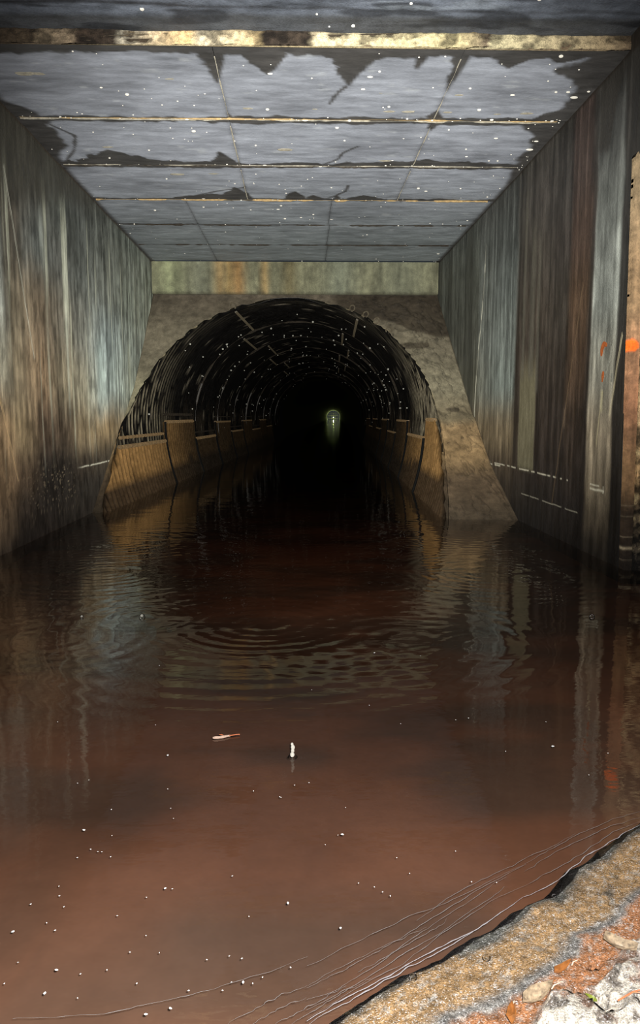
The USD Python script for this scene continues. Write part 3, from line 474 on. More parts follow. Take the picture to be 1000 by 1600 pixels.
# ------------------------------------------------------------------ corrugated steel culvert, plate by plate
tn = thing('corrugated_culvert', 'long dark corrugated steel tunnel, rust-yellow plates along its sides, half full of water', 'tunnel')
PITCH_C, AMP = .229, .036
def plate(name, s0, s1, y0, y1, inset, kind, ring, top=None, mouth=False, ns=None):
    per = 8 if ring < 3 else 6
    ys = np.arange(round((y1-y0)*per/PITCH_C)+1)*PITCH_C/per+y0; ns = ns or max(6, int((s1-s0)/.16))
    sv = np.linspace(s0, s1, ns); qq, n2 = sec_at(sv)
    Y = np.broadcast_to(ys[None, :], (ns, len(ys))).copy()
    if mouth:
        m0 = mouth_y(qq)-.05; Y = np.maximum(Y, m0[:, None]); keep = (Y < Y[:, -1:]).any(0) if False else slice(None)
        first = max(0, int((m0.min()-y0)/(PITCH_C/per))-1); Y = Y[:, first:]
    off = inset+AMP*np.cos(2*np.pi*Y/PITCH_C)+.014*(N(Y*3, sv[:, None]*3, ring, o=2, seed=171)-.5)
    Pm = np.stack([qq[:, 0][:, None]+n2[:, 0][:, None]*off+axis_x(Y), Y, qq[:, 1][:, None]+n2[:, 1][:, None]*off], -1)
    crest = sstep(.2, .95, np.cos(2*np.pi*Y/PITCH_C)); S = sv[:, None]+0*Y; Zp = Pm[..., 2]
    g = N(Y*2.3, S*2.0, ring, o=4, seed=172); g2 = N(Y*9, S*5, ring, o=3, seed=173)
    if kind == 'side':
        c = srgb((150, 116, 72))*(1+.7*(g-.5)+.5*(g2-.5))[..., None]*(.16+.84*sstep(-.6, .45, np.cos(2*np.pi*Y/PITCH_C)))[..., None]  # trough shade painted in, since the lamps flatten the corrugation
        wl_ = .42+.12*(N(Y*.9, ring, 2, o=3, seed=174)-.5)+.16*(N(np.floor(Y/PITCH_C)*.5, 3, ring, o=2, seed=175)-.5)+.04*(g2-.5)
        c = mixc(c, srgb((62, 50, 38))*(.3+.7*sstep(-.6, .45, np.cos(2*np.pi*Y/PITCH_C)))[..., None], .92*sstep(.02, -.02, Zp-wl_-(.1 if s0 > 4 else 0))); c = c*(.66 if s0 > 4 else 1.0); c = mixc(c, srgb((30, 26, 21)), .93*sstep(13.8, 21.5, Y+2.2*(g-.5)))  # plates farther in painted darker: loss of light put into the colour
    else:
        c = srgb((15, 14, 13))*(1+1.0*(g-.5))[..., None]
        crest_glint = crest*sstep(.32, .52, g2)*sstep(19.0, 15.5, Y); low = sstep(3.4, 1.4, Zp)  # pale glints near the mouth, painted onto the ridge crests
        c = mixc(c, srgb((150, 141, 118)), .85*crest_glint*(.22+.78*low)); c = mixc(c, srgb((44, 38, 30)), .6*sstep(2.2, 1.2, Zp)*sstep(.4, .6, g))
        flake = sstep(.72, .78, N(Y*7, S*5, ring+4, o=3, seed=176)); c = mixc(c, srgb((96, 90, 78)), .7*flake)
    v, f = shell(Pm, np.stack([-n2[:, 0], 0*sv, -n2[:, 1]], -1)[:, None, :]*.012+0*Pm)
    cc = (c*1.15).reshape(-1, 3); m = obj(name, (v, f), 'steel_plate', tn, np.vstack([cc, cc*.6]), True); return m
def seam_bar(parent, name, s, y0, y1, inset, w, h, mat, n=10, lip=0.0):
    """strap that runs along the culvert at arc length s"""
    qq, n2 = sec_at(np.array([s])); yy = np.linspace(y0, y1, n); off = inset
    pts = np.stack([qq[0, 0]+n2[0, 0]*off+axis_x(yy), yy, np.full(n, qq[0, 1]+n2[0, 1]*off)], -1); parts = []
    if lip:
        yy = np.arange(y0, y1, PITCH_C/6); pts = np.stack([qq[0, 0]+n2[0, 0]*off+axis_x(yy), yy, qq[0, 1]+n2[0, 1]*off+0*yy], -1)
        return obj(name, tube(pts, w*.55*(1+lip*np.cos(2*np.pi*yy/PITCH_C)), 6), mat, parent, smooth=True)
    for a_, b_ in zip(pts[:-1], pts[1:]): parts.append(bar(a_, b_, w, h, (n2[0, 0], 0, n2[0, 1])))
    return obj(name, trimesh.util.concatenate(parts), mat, parent)
NR, RL = 9, 3.62
yL = [10.6]+[17.45+RL*i for i in range(NR)]; yR = [9.9]+[15.3+RL*i for i in range(NR)]; yC = [10.6]+[21.4+4.0*i for i in range(NR)]
zL = [.97, 1.36, .90, 1.33, .95, 1.35, .92, 1.33, .95]; zR = [1.44, 1.06, 1.40, 1.0, 1.4, 1.0, 1.4, 1.0, 1.4]
dL = [-1.18, -1.52, -1.2, -1.5, -1.2, -1.5, -1.2, -1.5, -1.2]; dR = [1.55, 1.25, 1.5, 1.2, 1.5, 1.2, 1.5, 1.2, 1.5]
bolts_all = []
for i in range(NR):
    mth = i == 0
    sl, sr = arc_of(-1, z=zL[i]), arc_of(1, z=zR[i]); cl, cr = arc_of(0, dx=dL[i]), arc_of(0, dx=dR[i])
    p1 = plate('side_plate', 0, sl, yL[i], yL[i+1], .045, 'side', i, mouth=mth)
    my_ = lambda q_: mouth_y(sec_at(np.array([q_]))[0])[0]-.04
    seam_bar(p1, 'seam_ledge', sl, (my_(sl) if mth else yL[i]+.05), yL[i+1]-.03, .06, .06, .055, 'seam_steel', lip=.45 if i < 3 else 0)
    seam_bar(p1, 'lap_edge', sl+.17, (my_(sl+.17) if mth else yL[i]+.05), yL[i+1]-.03, .03, .045, .03, 'seam_steel' if mth else 'dark_seam', lip=.6 if i < 2 else 0)
    p2 = plate('side_plate', sr, ARC[-1], yR[i], yR[i+1], .045, 'side', i, mouth=mth)
    seam_bar(p2, 'seam_ledge', sr, (my_(sr) if mth else yR[i]+.05), yR[i+1]-.03, .06, .055, .05, 'seam_steel', lip=.4 if i < 2 else 0)
    if i > 0 and i < 6:
        for sg, yy in ((-1, yL[i]), (1, yR[i])):   # dark vertical butt strap between side plates
            a_ = arc_of(sg, z=-.3); b_ = sl if sg < 0 else sr; ss = np.linspace(a_, b_, 8); qq, n2 = sec_at(ss)
            pts = np.stack([qq[:, 0]+n2[:, 0]*.085+axis_x(yy), np.full(8, yy)+.03*np.sin(ss*3), qq[:, 1]+n2[:, 1]*.085], -1)
            obj('butt_strap', tube(pts, .05, 6, .5), 'tar_lining', p1 if sg < 0 else p2)
    plate('haunch_plate', arc_of(-1, z=.82), cl, yC[i], yC[i+1], -.005, 'roof', i, mouth=mth)
    p3 = plate('crown_plate', cl, cr, yC[i], yC[i+1], .0, 'roof', i, mouth=mth)
    plate('haunch_plate', cr, arc_of(1, z=.9), yC[i], yC[i+1], -.005, 'roof', i, mouth=mth)
    y0 = 17.35 if mth else yC[i]+.1
    ye = yC[i+1]+(3.0 if mth else -.1)
    for s_ in (cl, cr):
        seam_bar(p3, 'lap_strap', s_, 17.4 if mth else yC[i]+.3, yC[i+1]-.4, .075, .055, .03, 'strap_steel' if i < 6 else 'dark_seam', 6)
    # hoop that covers the joint between two rings
    if i:
        ss = np.linspace(sl, sr, 70); qq, n2 = sec_at(ss); yy = yC[i]
        rr = .004+.030*sstep(.45, .7, N(ss*2.5, i, 0, o=3, seed=181))
        obj('ring_seam', tube(np.stack([qq[:, 0]+n2[:, 0]*.05+axis_x(yy), np.full(70, yy), qq[:, 1]+n2[:, 1]*.05], -1), rr, 5), 'dark_seam', p3)
    b = []
    for _ in range((40, 46, 34, 26, 20, 16, 12, 8, 6)[i]):
        s_ = rng.uniform(sl+.2, sr-.2); yy = rng.uniform(max(yC[i], 15.5), yC[i+1]) if rng.random() < .6 else yC[i+1]-rng.uniform(.1, .5)
        qq, n2 = sec_at(np.array([s_])); R = rng.choice([.014, .02, .028], p=[.4, .4, .2])*(1+.05*i)
        if mth and yy < mouth_y(qq)[0]+.2: continue
        m = trimesh.creation.icosphere(1, R); m.apply_translation((qq[0, 0]+n2[0, 0]*.045+axis_x(yy), yy, qq[0, 1]+n2[0, 1]*.045)); b.append(m)
    tag(obj('bolt_heads', trimesh.util.concatenate(b), 'bolt_crust', p3, smooth=True), 'small pale lime-crusted bolt heads', kind='stuff')
# rest of the culvert, too far and dark to tell plates apart
yf = np.r_[45.5, np.arange(48, 120, 4.0), np.arange(124, 372, 12.0)]; qq, n2 = sec_at(np.linspace(0, ARC[-1], 61)); Yf, _ = np.meshgrid(yf, np.arange(61), indexing='ij')
Pm = np.stack([qq[None, :, 0]-n2[None, :, 0]*.07+axis_x(Yf), Yf, qq[None, :, 1]-n2[None, :, 1]*.07+0*Yf], -1)
v, f = shell(Pm, np.stack([-n2[:, 0], 0*n2[:, 0], -n2[:, 1]], -1)[None]*.3+0*Pm); obj('far_lining', (v, f), 'tar_lining', tn, smooth=True)
# hooked anchor bars round the rim
for dx, sg in ((-1.22, 1), (1.35, 1), (1.62, -1), (1.86, 1), (2.08, -1)):
    s_ = arc_of(0, dx=dx) if abs(dx) < 2.5 else 0; q1, n1 = sec_at(np.array([s_])); y0 = mouth_y(q1)[0]
    a_ = np.linspace(0, 1.75*np.pi, 11); r_ = .055
    out = V([-n1[0, 0], 0, -n1[0, 1]]); fw = V([0, -1., 0]); base = V([q1[0, 0]+axis_x(y0), y0, q1[0, 1]])
    tg_ = np.cross(out, fw)*sg; pts = [base+out*(.01+r_*(1-math.cos(t))*1.2)+fw*(.06+.01*t)+tg_*r_*math.sin(t) for t in a_]
    obj('anchor_hook', tube(pts, .016, 6), 'strap_steel', tn)

# lamp and lit portal far away at the other end
tl = thing('tunnel_lamp', 'tiny greenish-yellow lamp glowing at the far end of the tunnel', 'lamp', (axis_x(368), 368, .9))
obj('lamp_head', blob(.17, 3, 2, .05), 'lamp_glow', tl, smooth=True)
obj('lamp_post', bar((0, .1, -1.4), (0, .1, -.3), .12, .12, (0, 1, 0)), 'dark_seam', tl)
gl_ = [bar((axis_x(370)+x_, 370, -.3), (axis_x(370)+x_, 370, 4.0-.35*abs(x_)), .14, .14, (0, 1, 0)) for x_ in np.arange(-2.4, 2.5, .8)]+[bar((axis_x(370)-2.7, 370, z_), (axis_x(370)+2.7, 370, z_), .12, .12) for z_ in (.6, 1.9, 3.0)]
gr_ = thing('portal_grille', 'faint barred grille closing the far lit end of the tunnel', 'grille')
for g_ in gl_: obj('grille_bar', g_, 'pale_crust', gr_)
fl = thing('floor', 'red-brown silt bed showing through the murky water', 'floor', kind='structure')

# ------------------------------------------------------------------ water
RINGS = [  # centre x, y, ring radii span, wavelength, slope
    (-.25, 5.47, .05, .75, .13, .035), (-1.185, 5.68, .02, .45, .09, .03), (-1.64, 5.69, .02, .12, .06, .05), (.70, 6.9, .1, .62, .12, .022), (-.40, 7.05, .1, .6, .12, .022), (.74, 5.03, .05, 1.1, .16, .022), (1.25, 4.85, .15, .42, .10, .03),
    (-1.7, 5.15, .15, .8, .14, .022), (1.3, 8.5, .2, .9, .15, .02), (-1.9, 7.4, .1, 1.2, .13, .025), (1.9, 7.3, .1, 1.3, .13, .025), (-.3, 5.47, .75, 1.9, .17, .022), (-2.2, 9.2, .1, 1.4, .16, .02), (2.1, 9.6, .1, 1.4, .16, .02), (-.035, 3.255, .01, .09, .035, .08), (2.19, 5.57, .02, .14, .07, .03)]
ys = np.r_[np.arange(-1.0, 3.0, .1), np.arange(3.0, 11.0, .022), np.arange(11.0, 20, .08), np.arange(20, 60, .5), np.arange(60, 376, 6.0)]
uu = np.linspace(0, 1, 300); lf = np.where(ys < 12.6, -WL+.02, axis_x(ys)-2.7); rt = np.where(ys < 12.2, WR-.01, axis_x(ys)+2.7); far_ = np.where(ys < 7.3, 4.1, rt+.004)
X = lf[:, None]*(1-uu)+rt[:, None]*uu; vv_ = np.linspace(0, 1, 31)[1:]; X = np.concatenate([X, rt[:, None]*(1-vv_)+far_[:, None]*vv_], 1); Y = ys[:, None]+0*X; Z = np.zeros(X.shape)
for cx, cy_, r0, r1, lam, sl in RINGS:
    near = (np.abs(Y-cy_) < r1+.3) & (np.abs(X-cx) < r1+.3); r_ = np.hypot(X[near]-cx, Y[near]-cy_)
    wob = .35*(N(X[near]*2.5, Y[near]*2.5, cx, o=2, seed=191)-.5)
    env = sstep(r0-.02, r0+.06, r_)*sstep(r1+.15, r1-.1, r_)*(.35+1.3*N(X[near]*2, Y[near]*2, cx+5, o=2, seed=192))
    Z[near] += sl*lam/(2*np.pi)*np.cos(2*np.pi*(r_+wob*.12)/lam)*env
calm = sstep(3.6, 6.0, Y)*sstep(20, 11, Y)
Z += calm*(.0022*(N(X*4, Y*13, 0, o=3, seed=193)-.5)+.004*(N(X*1.2, Y*4, 0, o=2, seed=194)-.5))
m1 = N(X*1.1, Y*2.2, 0, o=4, seed=195); m2 = N(X*.8+3, Y*.8, 0, o=3, seed=196)
wc = srgb((108, 80, 64))*(1+.35*(m2-.5))[..., None]; wc = mixc(wc, srgb((78, 68, 60)), .75*sstep(.46, .68, m1))
wc = wc*1.0
n_, m_ = X.shape; idx = np.arange(n_*m_).reshape(n_, m_); fq = np.stack([idx[:-1, :-1], idx[:-1, 1:], idx[1:, 1:], idx[1:, :-1]], -1).reshape(-1, 4)
vw, fw, _ = sheet(np.stack([X, Y, Z], -1), V([0, 0, -.9])); wat = obj('water', (vw, fw), 'murky_water', None, None, 60)
sel_ = np.r_[np.arange(0, n_-60, 3), n_-1]; Zs = -.14+.05*(N(X*1.3, Y*1.3, 0, o=3, seed=197)-.5); bx_ = np.stack([X, Y, Zs], -1)[sel_][:, ::3]; vb, fb, sb = sheet(bx_, V([0, 0, -.4])); obj('silt_bed', (vb, fb), 'silt', fl, (wc*3.5)[sel_][:, ::3].reshape(-1, 3)[sb], True)
tag(wat, 'still murky red-brown water flooding the chamber and tunnel, with faint ripple rings', 'water', kind='stuff')

# ------------------------------------------------------------------ bank in the near right corner
EDGE = [(-1.6, .35), (-.5, 1.22), (.068, 1.706), (.143, 1.765), (.213, 1.818), (.297, 1.878), (.382, 1.919), (.489, 2.007), (.599, 2.073), (.676, 2.145), (.794, 2.205), (.913, 2.338), (1.015, 2.409), (1.141, 2.526), (1.226, 2.587), (2.2, 3.35), (4.1, 4.7)]
ed = resample(EDGE, .012); ed[:, 1] += .02*(N(ed[:, 0]*14, 1, 1, o=4, seed=201)-.5)
dd = np.r_[-.05, -.004, 0, np.linspace(.004, .9, 190), np.linspace(.93, 3.2, 24)]; sel = ed
P0 = np.repeat(sel[:, None, :], len(dd), 1); nrm = V([.62, -.78])
XY = P0+nrm*dd[None, :, None]; X, Y = XY[..., 0], XY[..., 1]
dn = dd[None, :]+.05*(N(X*5, Y*5, 0, o=3, seed=202)-.5)
h = .028+.05*dn+.02*(N(X*7, Y*7, 0, o=4, seed=203)-.5)+.012*(N(X*40, Y*40, 0, o=3, seed=204)-.5); h = np.where(dd[None, :] < .02, np.minimum(h, .018+.02*N(X*20, Y*20, 0, o=2, seed=205)), h)
# bands: pebbly grey lip, ochre silt, grey silt, rust silt, white crust
al = (X-.07)*.78+(Y-1.706)*.62                                   # distance along the bank
g0 = .155+.03*(al-.4); ru = .195+.02*(al-.4); wh = .30+.015*np.sin(al*11)
wob = .07*(N(X*4, Y*4, 1, o=4, seed=206)-.5)+.05*(N(X*14, Y*14, 1, o=3, seed=207)-.5); dw = dd[None, :]+wob
fine = N(X*55, Y*55, 0, o=3, seed=208); mid = N(X*18, Y*18, 0, o=3, seed=209)
c = srgb((112, 112, 106))*np.ones(X.shape+(1,)); c = mixc(c, srgb((196, 158, 110)), sstep(.0, .05, dw+.05*(N(X*3, Y*3, 4, o=3, seed=215)-.5))*sstep(.30, .55, mid+.25))
c = mixc(c, srgb((142, 142, 140)), sstep(-.02, .02, dw-g0)*.95); c = mixc(c, srgb((206, 140, 90)), sstep(-.015, .015, dw-ru)*.95)
whi = sstep(-.015, .015, dw-wh); c = mixc(c, srgb((250, 240, 224)), whi); c = mixc(c, srgb((150, 104, 76)), whi*.85*sstep(.54, .60, N(X*26, Y*26, 2, o=4, seed=213))); c = mixc(c, srgb((70, 56, 50)), whi*.8*sstep(.60, .66, N(X*34, Y*34, 6, o=3, seed=214)))
h = h+whi*(.02+.06*(N(X*16, Y*16, 3, o=4, seed=210)-.45))
hole = np.zeros(X.shape)
for hx, hy, ra in ((.700, 1.762, .030), (.755, 1.695, .035), (.785, 1.875, .016), (.735, 1.715, .02), (.85, 1.70, .03)):
    hole = np.maximum(hole, sstep(1.2, .7, np.hypot((X-hx)/ra, (Y-hy)/ra/.8)+.5*(N(X*30, Y*30, 5, o=2)-.5)))
h = h-.07*hole
c = c*(.55+.9*fine)[..., None]; c = mixc(c, srgb((226, 222, 214)), .5*sstep(.66, .74, N(X*70, Y*70, 7, o=2, seed=211))*sstep(.02, .05, dd)[None, :]); c = mixc(c, srgb((20, 19, 23)), hole)  # hollows are sunk and also painted black, their shade in the colour
h[:, 0] = -.30; h[:, 1] = -.004; h[:, 2] = .010; c[:, :2] = srgb((20, 17, 17)); h[:, 0] = -.012-.02*N(X[:, 0]*9, Y[:, 0]*9, 0, o=3, seed=216)  # added black underwater toe stands in for the dark gap along the edge
Zb = h; n_, m_ = X.shape; idx = np.arange(n_*m_).reshape(n_, m_); fq = np.stack([idx[:-1, :-1], idx[:-1, 1:], idx[1:, 1:], idx[1:, :-1]], -1).reshape(-1, 4)[:, ::-1]
e0 = np.stack([X[:, 0], Y[:, 0], 0*X[:, 0]-.35], -1); vv = np.vstack([np.stack([X, Y, Zb], -1).reshape(-1, 3), e0]); a_ = np.arange(n_-1); sk = np.stack([a_*m_, (a_+1)*m_, n_*m_+a_+1, n_*m_+a_], -1); fq = np.vstack([fq, sk]); c = np.vstack([c.reshape(-1, 3), np.tile(srgb((20, 17, 17)), (n_, 1))])
bk = obj('ground', (vv, fq), 'bank_mud', None, c*.66, True)
tag(bk, 'wet bank of ochre, grey and rust silt with white crust in the near right corner', 'ground', kind='structure')
def bank_z(x, y): return float(Zb.reshape(-1)[np.argmin((X.reshape(-1)-x)**2+(Y.reshape(-1)-y)**2)])

# ------------------------------------------------------------------ small things on the water and the bank
SPECK = [(-0.919, 3.036, 1.6), (-0.88, 3.063, 1.6), (-0.539, 2.975, 1.6), (-0.19, 2.948, 1.6), (-0.078, 2.892, 1.6), (-0.025, 2.992, 1.6), (0.035, 3.012, 1.6), (-0.501, 2.819, 1.6), (-0.478, 2.743, 1.6), (-0.793, 2.671, 3.2), (-0.728, 2.817, 1.6), (-0.681, 2.629, 1.6), (-0.766, 2.493, 1.6), (-0.734, 2.543, 1.6), (-0.705, 2.527, 1.6), (-0.691, 2.526, 1.6), (-0.653, 2.494, 1.6), (-0.435, 2.31, 3.2), (-0.412, 2.306, 1.6), (-0.486, 2.265, 1.6), (-0.226, 2.37, 1.6), (-0.041, 2.223, 3.2), (-0.158, 2.162, 1.6), (-0.762, 2.28, 1.6), (-0.779, 2.331, 1.6), (-0.731, 2.225, 1.6), (-0.838, 2.241, 1.6), (-0.76, 2.15, 1.6), (-0.557, 2.177, 1.6), (-0.846, 2.113, 3.2), (-0.724, 2.115, 1.6), (-0.669, 1.95, 3.2), (-0.673, 1.865, 3.2), (-0.531, 1.946, 1.6), (-0.4, 2.01, 1.6), (-0.484, 2.015, 1.6), (-0.452, 2.084, 1.6), (-0.439, 1.893, 1.6), (-0.599, 1.933, 1.6), (-0.202, 1.991, 1.6), (-0.166, 1.98, 1.6), (-0.263, 1.978, 1.6), (-0.297, 1.863, 1.6), (-0.208, 1.861, 1.6), (-0.187, 1.89, 1.6), (-0.156, 1.889, 3.2), (-0.13, 1.884, 1.6), (-0.105, 1.906, 1.6), (-0.03, 1.941, 1.6), (-0.394, 1.785, 3.2), (-0.335, 1.803, 3.2), (-0.785, 1.983, 1.6), (-0.582, 1.845, 1.6), (-0.792, 1.903, 1.6), (-1.201, 3.687, 1.6), (-0.853, 4.544, 1.6), (-0.592, 3.291, 3.2), (-0.709, 3.632, 1.6), (0.064, 4.097, 1.6), (0.361, 3.86, 1.6), (0.476, 4.756, 3.2), (0.759, 4.681, 1.6), (0.493, 3.611, 1.6), (0.773, 3.65, 1.6), (0.842, 3.672, 1.6), (1.155, 3.331, 3.2), (1.213, 3.612, 1.6), (0.925, 3.284, 1.6), (1.213, 3.045, 1.6), (1.377, 3.25, 1.6), (0.173, 2.804, 1.6), (0.134, 2.608, 1.6), (0.15, 2.612, 3.2), (0.086, 2.547, 1.6), (0.235, 2.297, 1.6), (0.259, 2.27, 1.6), (0.328, 2.46, 1.6), (0.116, 2.101, 3.2), (-0.083, 2.897, 1.6), (0.186, 2.319, 1.6), (0.359, 2.367, 1.6), (0.553, 2.315, 1.6), (0.633, 2.309, 1.6), (0.537, 2.493, 1.6), (0.281, 2.249, 1.6)]
FLAB = ['white foam fleck at mid height near the left frame edge', 'large white foam fleck alone in the lower left half, above the streaks', 'white foam fleck left of the foam line bundle, right of centre low down', 'white foam fleck at the left frame edge low down', 'white foam fleck low on the left, just above the bottom-left pair', 'white foam fleck lowest on the far left',
    'large foam fleck beside the lone faint foam line', 'left one of two foam flecks by the bottom frame edge', 'right one of two foam flecks by the bottom frame edge', 'white foam fleck left of the floating twig and below it', 'pale foam fleck farthest out, on the dark water below the ripple rings', 'white foam fleck on the brown water toward the right wall', 'foam fleck in the cluster right of centre, above the foam lines', 'foam fleck touching the outer foam lines']
first = None
for i, (x, y, r) in enumerate(SPECK):
    big = r > 2; R = (.0036 if big else .0018)*(.8+.2*y)*rng.uniform(.8, 1.15)
    lab, grp = (FLAB.pop(0), 'large foam flecks') if big else ('tiny white foam speck floating on the brown water', 'tiny foam specks')
    m = blob(1, i, 1, .35, (1.25, .9, .45)); x_ = UsdGeom.Xform.Define(stage, numbered('/World/'+('foam_fleck' if big else 'foam_speck')))
    x_.AddTranslateOp().Set(Gf.Vec3d(x, y, .001)); x_.AddRotateZOp().Set(float(rng.uniform(0, 360))); x_.AddScaleOp().Set(Gf.Vec3f(float(R)))
    tag(x_, lab, 'foam', grp)
    key = 'big' if big else 'small'
    if first is None: first = {}
    if key not in first: obj('bubble_cluster', m, 'speck_foam', x_, smooth=True); first[key] = x_.GetPath()
    else: x_.GetPrim().GetReferences().AddInternalReference(first[key]); x_.GetPrim().SetInstanceable(True)
STREAK = [[(0.015, 1.872), (0.149, 1.96), (0.235, 2.015), (0.337, 2.086), (0.475, 2.205), (0.547, 2.258), (0.754, 2.406)], [(0.015, 1.861), (0.157, 1.953), (0.316, 2.067), (0.373, 2.094)], [(0.014, 1.821), (0.099, 1.858), (0.229, 1.963), (0.355, 2.08), (0.591, 2.273), (0.671, 2.339)], [(0.014, 1.784), (0.116, 1.851), (0.226, 1.933), (0.433, 2.092), (0.655, 2.281)], [(0.014, 1.759), (0.132, 1.846), (0.301, 1.961), (0.409, 2.064), (0.477, 2.12), (0.574, 2.202), (0.707, 2.283)], [(0.014, 1.748), (0.149, 1.85), (0.26, 1.92), (0.42, 2.025), (0.551, 2.109), (0.702, 2.23)], [(0.016, 1.944), (0.164, 2.044), (0.327, 2.148), (0.456, 2.212), (0.65, 2.34), (0.755, 2.41)], [(-0.185, 1.748), (-0.052, 1.84), (0.015, 1.872)], [(-0.122, 1.746), (-0.051, 1.796), (0.014, 1.827)], [(-0.066, 1.745), (0.014, 1.794), (0.117, 1.869)], [(-0.026, 1.743), (0.081, 1.825), (0.187, 1.895)], [(0.754, 2.406), (0.992, 2.582), (1.175, 2.688), (1.296, 2.741)], [(0.742, 2.366), (0.917, 2.502), (1.097, 2.614), (1.277, 2.699)], [(0.707, 2.283), (0.941, 2.442), (1.139, 2.6), (1.261, 2.662)], [(-0.725, 1.78), (-0.504, 1.788), (-0.286, 1.847), (-0.089, 1.923), (0.016, 1.982)], [(0.702, 2.23), (0.829, 2.307), (0.992, 2.46), (1.255, 2.649)], [(0.014, 1.742), (0.148, 1.832), (0.296, 1.931), (0.396, 1.992), (0.503, 2.067)], [(0.343, 2.124), (0.459, 2.228), (0.606, 2.334), (0.788, 2.447), (0.992, 2.582)], [(0.154, 1.916), (0.27, 2.001), (0.394, 2.087), (0.441, 2.132)]]
SLAB = ['long thin foam line, second of the bundle counted from open water, in its middle stretch', 'short foam line hugging the second long line at its lower half', 'long thin foam line in the very middle of the bundle', 'thin foam line just below the middle one, stopping short of the bend',
    'wavy thin foam line on the bank side of the bundle, with a kink midway', 'thickest white foam line nearest the bank lip', 'outermost long foam line of the bundle, farthest from the bank', 'foam line entering at the bottom frame edge, leftmost of the four short ones there', 'foam line at the bottom frame edge, second from left of the short ones',
    'foam line at the bottom frame edge, third from left of the short ones', 'foam line at the bottom frame edge, rightmost of the four short ones', 'faint foam line reaching the right frame edge, highest of those there', 'faint foam line reaching the right frame edge, second highest', 'faint foam line reaching the right frame edge, third from the top',
    'lone faint foam line at the bottom left, far from the bundle', 'thick foam line along the upper bank lip up to the right frame edge', 'short thick foam line against the lowest part of the bank lip', 'thin foam line crossing over the outer lines in the upper half of the bundle', 'short faint foam line inside the bundle near its middle']
for i, st in enumerate(STREAK):
    p = resample(st, .008); k = np.linspace(0, 1, len(p)); wide = i in (5, 16, 15)
    p = p+(.006*(N(k*14, i, 0, o=3, seed=221)-.5)*2)[:, None]*V([-.6, .8]); rr = (.0017 if wide else .0009)*(.3+1.5*N(k*25, i, 1, o=2, seed=222))*np.sin(np.pi*np.clip(k, .03, .97))**.4
    m = tube(np.column_stack([p, np.full(len(p), .0045 if i == 17 else .0015)]), rr, 5, .4)
    tag(obj('foam_streak', m, 'foam' if wide else 'foam_dim', None, smooth=True), SLAB[i], 'foam', 'foam lines beside the bank')
# twig afloat
tw = thing('floating_twig', 'pale peeled twig with a rusty stub floating on the brown water', 'twig', (-.35, 3.475, .006), math.radians(16))
k = np.linspace(-.062, .02, 9); obj('pale_bark', tube(np.column_stack([k, .003*np.sin(k*60), 0*k]), [.004, .0065, .0068, .006, .0065, .006, .0055, .005, .0045], 7), 'twig_pale', tw, smooth=True)
k = np.linspace(.015, .066, 6); obj('rusty_stub', tube(np.column_stack([k, .004*np.sin(k*40)-.002, .001+0*k]), .0032, 6), 'twig_rust', tw, smooth=True)
obj('side_bud', tube([(-.01, .002, .003), (-.018, .012, .006), (-.03, .016, .006)], [.003, .0025, .001], 5), 'twig_rust', tw, smooth=True)
# drip splash, two surface bubbles
spl = thing('drip_splash', 'bright drip splash standing in the middle of the brown water', 'splash', (-.035, 3.255, 0))
for z, r in ((.012, .010), (.030, .008), (.046, .009), (.060, .006)): obj('water_bead', blob(r, int(z*999), 2, .15, (1, 1, 1.2)).apply_translation((.002*math.sin(z*300), 0, z)), 'calcite', spl, smooth=True)
obj('ripple_crown', trimesh.creation.torus(.020, .0022, 28, 8).apply_translation((0, 0, .001)), 'murky_rim' if 'murky_rim' in M else 'bubble_film', spl, smooth=True)
for x, y, r, lab in ((-1.185, 5.678, .022, 'bright bubble with ripple rings, right one of the pair on the left water'), (-1.638, 5.693, .015, 'small bright bubble nearest the left wall on the water'), (2.19, 5.57, .020, 'faint bubble on the dark water below the pale wall band')):
    b = thing('water_bubble', lab, 'bubble', (x, y, 0)); obj('film', trimesh.creation.icosphere(3, r).apply_translation((0, 0, r*.25)), 'bubble_film', b, smooth=True)
    if r != .020: obj('glint_bead', blob(r*.42, 5, 1, .2, (1, 1, 1.3)).apply_translation((0, -r*.5, r*.8)), 'calcite', b, smooth=True)  # white bead added as the lamp glint on the film
for x, y, r, lab in ((.293, 1.85, .011, 'clear bubble at the lower end of the bank edge'), (.505, 1.923, .012, 'round clear bubble on the ochre silt of the bank'), (.49, 1.99, .007, 'small bubble at the bank lip beside the foam lines'), (.257, 1.90, .007, 'tiny bubble just off the lowest bank lip'), (.781, 2.19, .008, 'bubble at the bank lip midway up the edge'), (.685, 2.085, .007, 'small bubble on grey pebbly lip of the bank')):
    tag(obj('bank_bubble', trimesh.creation.icosphere(3, r).apply_translation((x, y, bank_z(x, y)+r*.2)), 'bubble_film', None, smooth=True), lab, 'bubble')
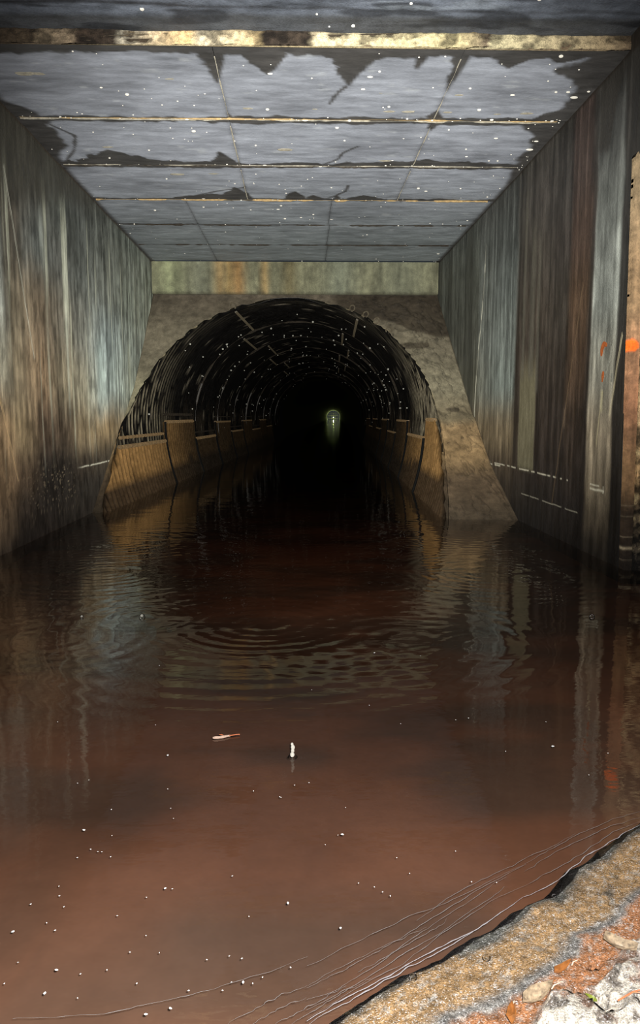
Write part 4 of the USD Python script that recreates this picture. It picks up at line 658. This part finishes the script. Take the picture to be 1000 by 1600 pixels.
# crumpled leaves, seed, twigs on the white crust
def leaf(L, W, seed, curl=.5):
    a = np.linspace(0, 1, 22); b = np.linspace(-1, 1, 13); A, B = np.meshgrid(a, b, indexing='ij'); wd = W*np.sin(np.pi*A**.8)**.7*(1+.3*(N(A*9, np.sign(B)*3, seed, o=2)-.5))
    X_ = (A-.5)*L; Y_ = B*wd; Z_ = curl*W*(np.abs(B)**1.6)+.45*W*(N(A*5, B*2.5, seed, o=3, seed=seed)-.5)+.25*L*(A-.5)**2*curl*2-.15*W*np.exp(-(B/.12)**2)
    return shell(np.stack([X_, Y_, Z_], -1), V([0, 0, .0012]))
def place(name, lab, cat, x, y, dz, rz, parts, tilt=(0, 0)):
    t = thing(name, lab, cat, (x, y, bank_z(x, y)+dz)); t.AddRotateXYZOp().Set(Gf.Vec3f(tilt[0], tilt[1], rz))
    for nm, m, mt in parts: obj(nm, m, mt, t, smooth=40)
def stem(L, r=.0016): return tube([(L*.5, 0, 0), (L*.62, .004, .003), (L*.8, .002, .004)], [r, r, r*.6], 5)
place('dead_leaf', 'curled white dead leaf left of the black hollow on the bank', 'leaf', .585, 1.735, .022, 20, [('blade', leaf(.09, .018, 3, 1.4), 'dead_leaf'), ('stem', stem(.09), 'twig_pale')], (20, -12))
place('dead_leaf', 'crumpled brown-and-cream leaf at the bottom edge of the bank', 'leaf', .508, 1.672, .015, 70, [('blade', leaf(.065, .013, 7, 1.3), 'rust_leaf'), ('stem', stem(.10), 'twig_pale')], (-15, 10))
place('dead_leaf', 'green and rust leaf standing in the black hollow of the bank', 'leaf', .715, 1.742, .004, 100, [('blade', leaf(.06, .016, 9, .5), 'green_leaf'), ('stem', stem(.06), 'rust_leaf')], (40, 35))
place('dead_leaf', 'rust-brown leaf scrap beside the green leaf in the hollow', 'leaf', .728, 1.722, .004, 60, [('blade', leaf(.055, .014, 12, .5), 'rust_leaf'), ('stem', stem(.055), 'twig_rust')], (30, -30))
place('dead_leaf', 'flaky cream leaf on the white crust at the right frame edge', 'leaf', .86, 1.90, .022, -25, [('blade', leaf(.085, .016, 15, 1.4), 'dead_leaf'), ('stem', stem(.085), 'twig_pale')], (10, 8))
place('dead_leaf', 'thin ochre leaf lying where rust silt meets white crust', 'leaf', .685, 1.845, .012, 35, [('blade', leaf(.07, .010, 18, 1.2), 'rust_leaf'), ('stem', stem(.09), 'twig_pale')], (5, 5))
place('seed_husk', 'dark round seed husk in the white crust above the hollow', 'seed', .785, 1.878, .008, 30, [('shell', blob(.013, 4, 2, .25, (1.3, .9, .9)), 'black_bark'), ('cap', blob(.006, 6, 2, .2).apply_translation((.014, 0, .004)), 'rust_leaf')])
place('dry_twig', 'thin straw twig lying across the black hollow on the bank', 'twig', .735, 1.698, .025, -8, [('stalk', tube([(-.08, 0, 0), (-.03, .004, .006), (.03, -.003, .008), (.09, .006, .004)], [.0016, .002, .0018, .001], 5), 'twig_pale'), ('fork', tube([(.0, 0, .007), (.03, .016, .01), (.055, .02, .008)], [.0014, .0011, .0007], 5), 'twig_pale')])
place('dry_twig', 'short rust-coloured twig at the bottom right corner of the bank', 'twig', .80, 1.675, .022, 22, [('stalk', tube([(-.05, 0, 0), (0, .003, .004), (.06, -.002, .002)], [.002, .0022, .0013], 5), 'twig_rust'), ('fork', tube([(0, .003, .004), (.02, -.014, .006)], [.0012, .0007], 5), 'twig_rust')])
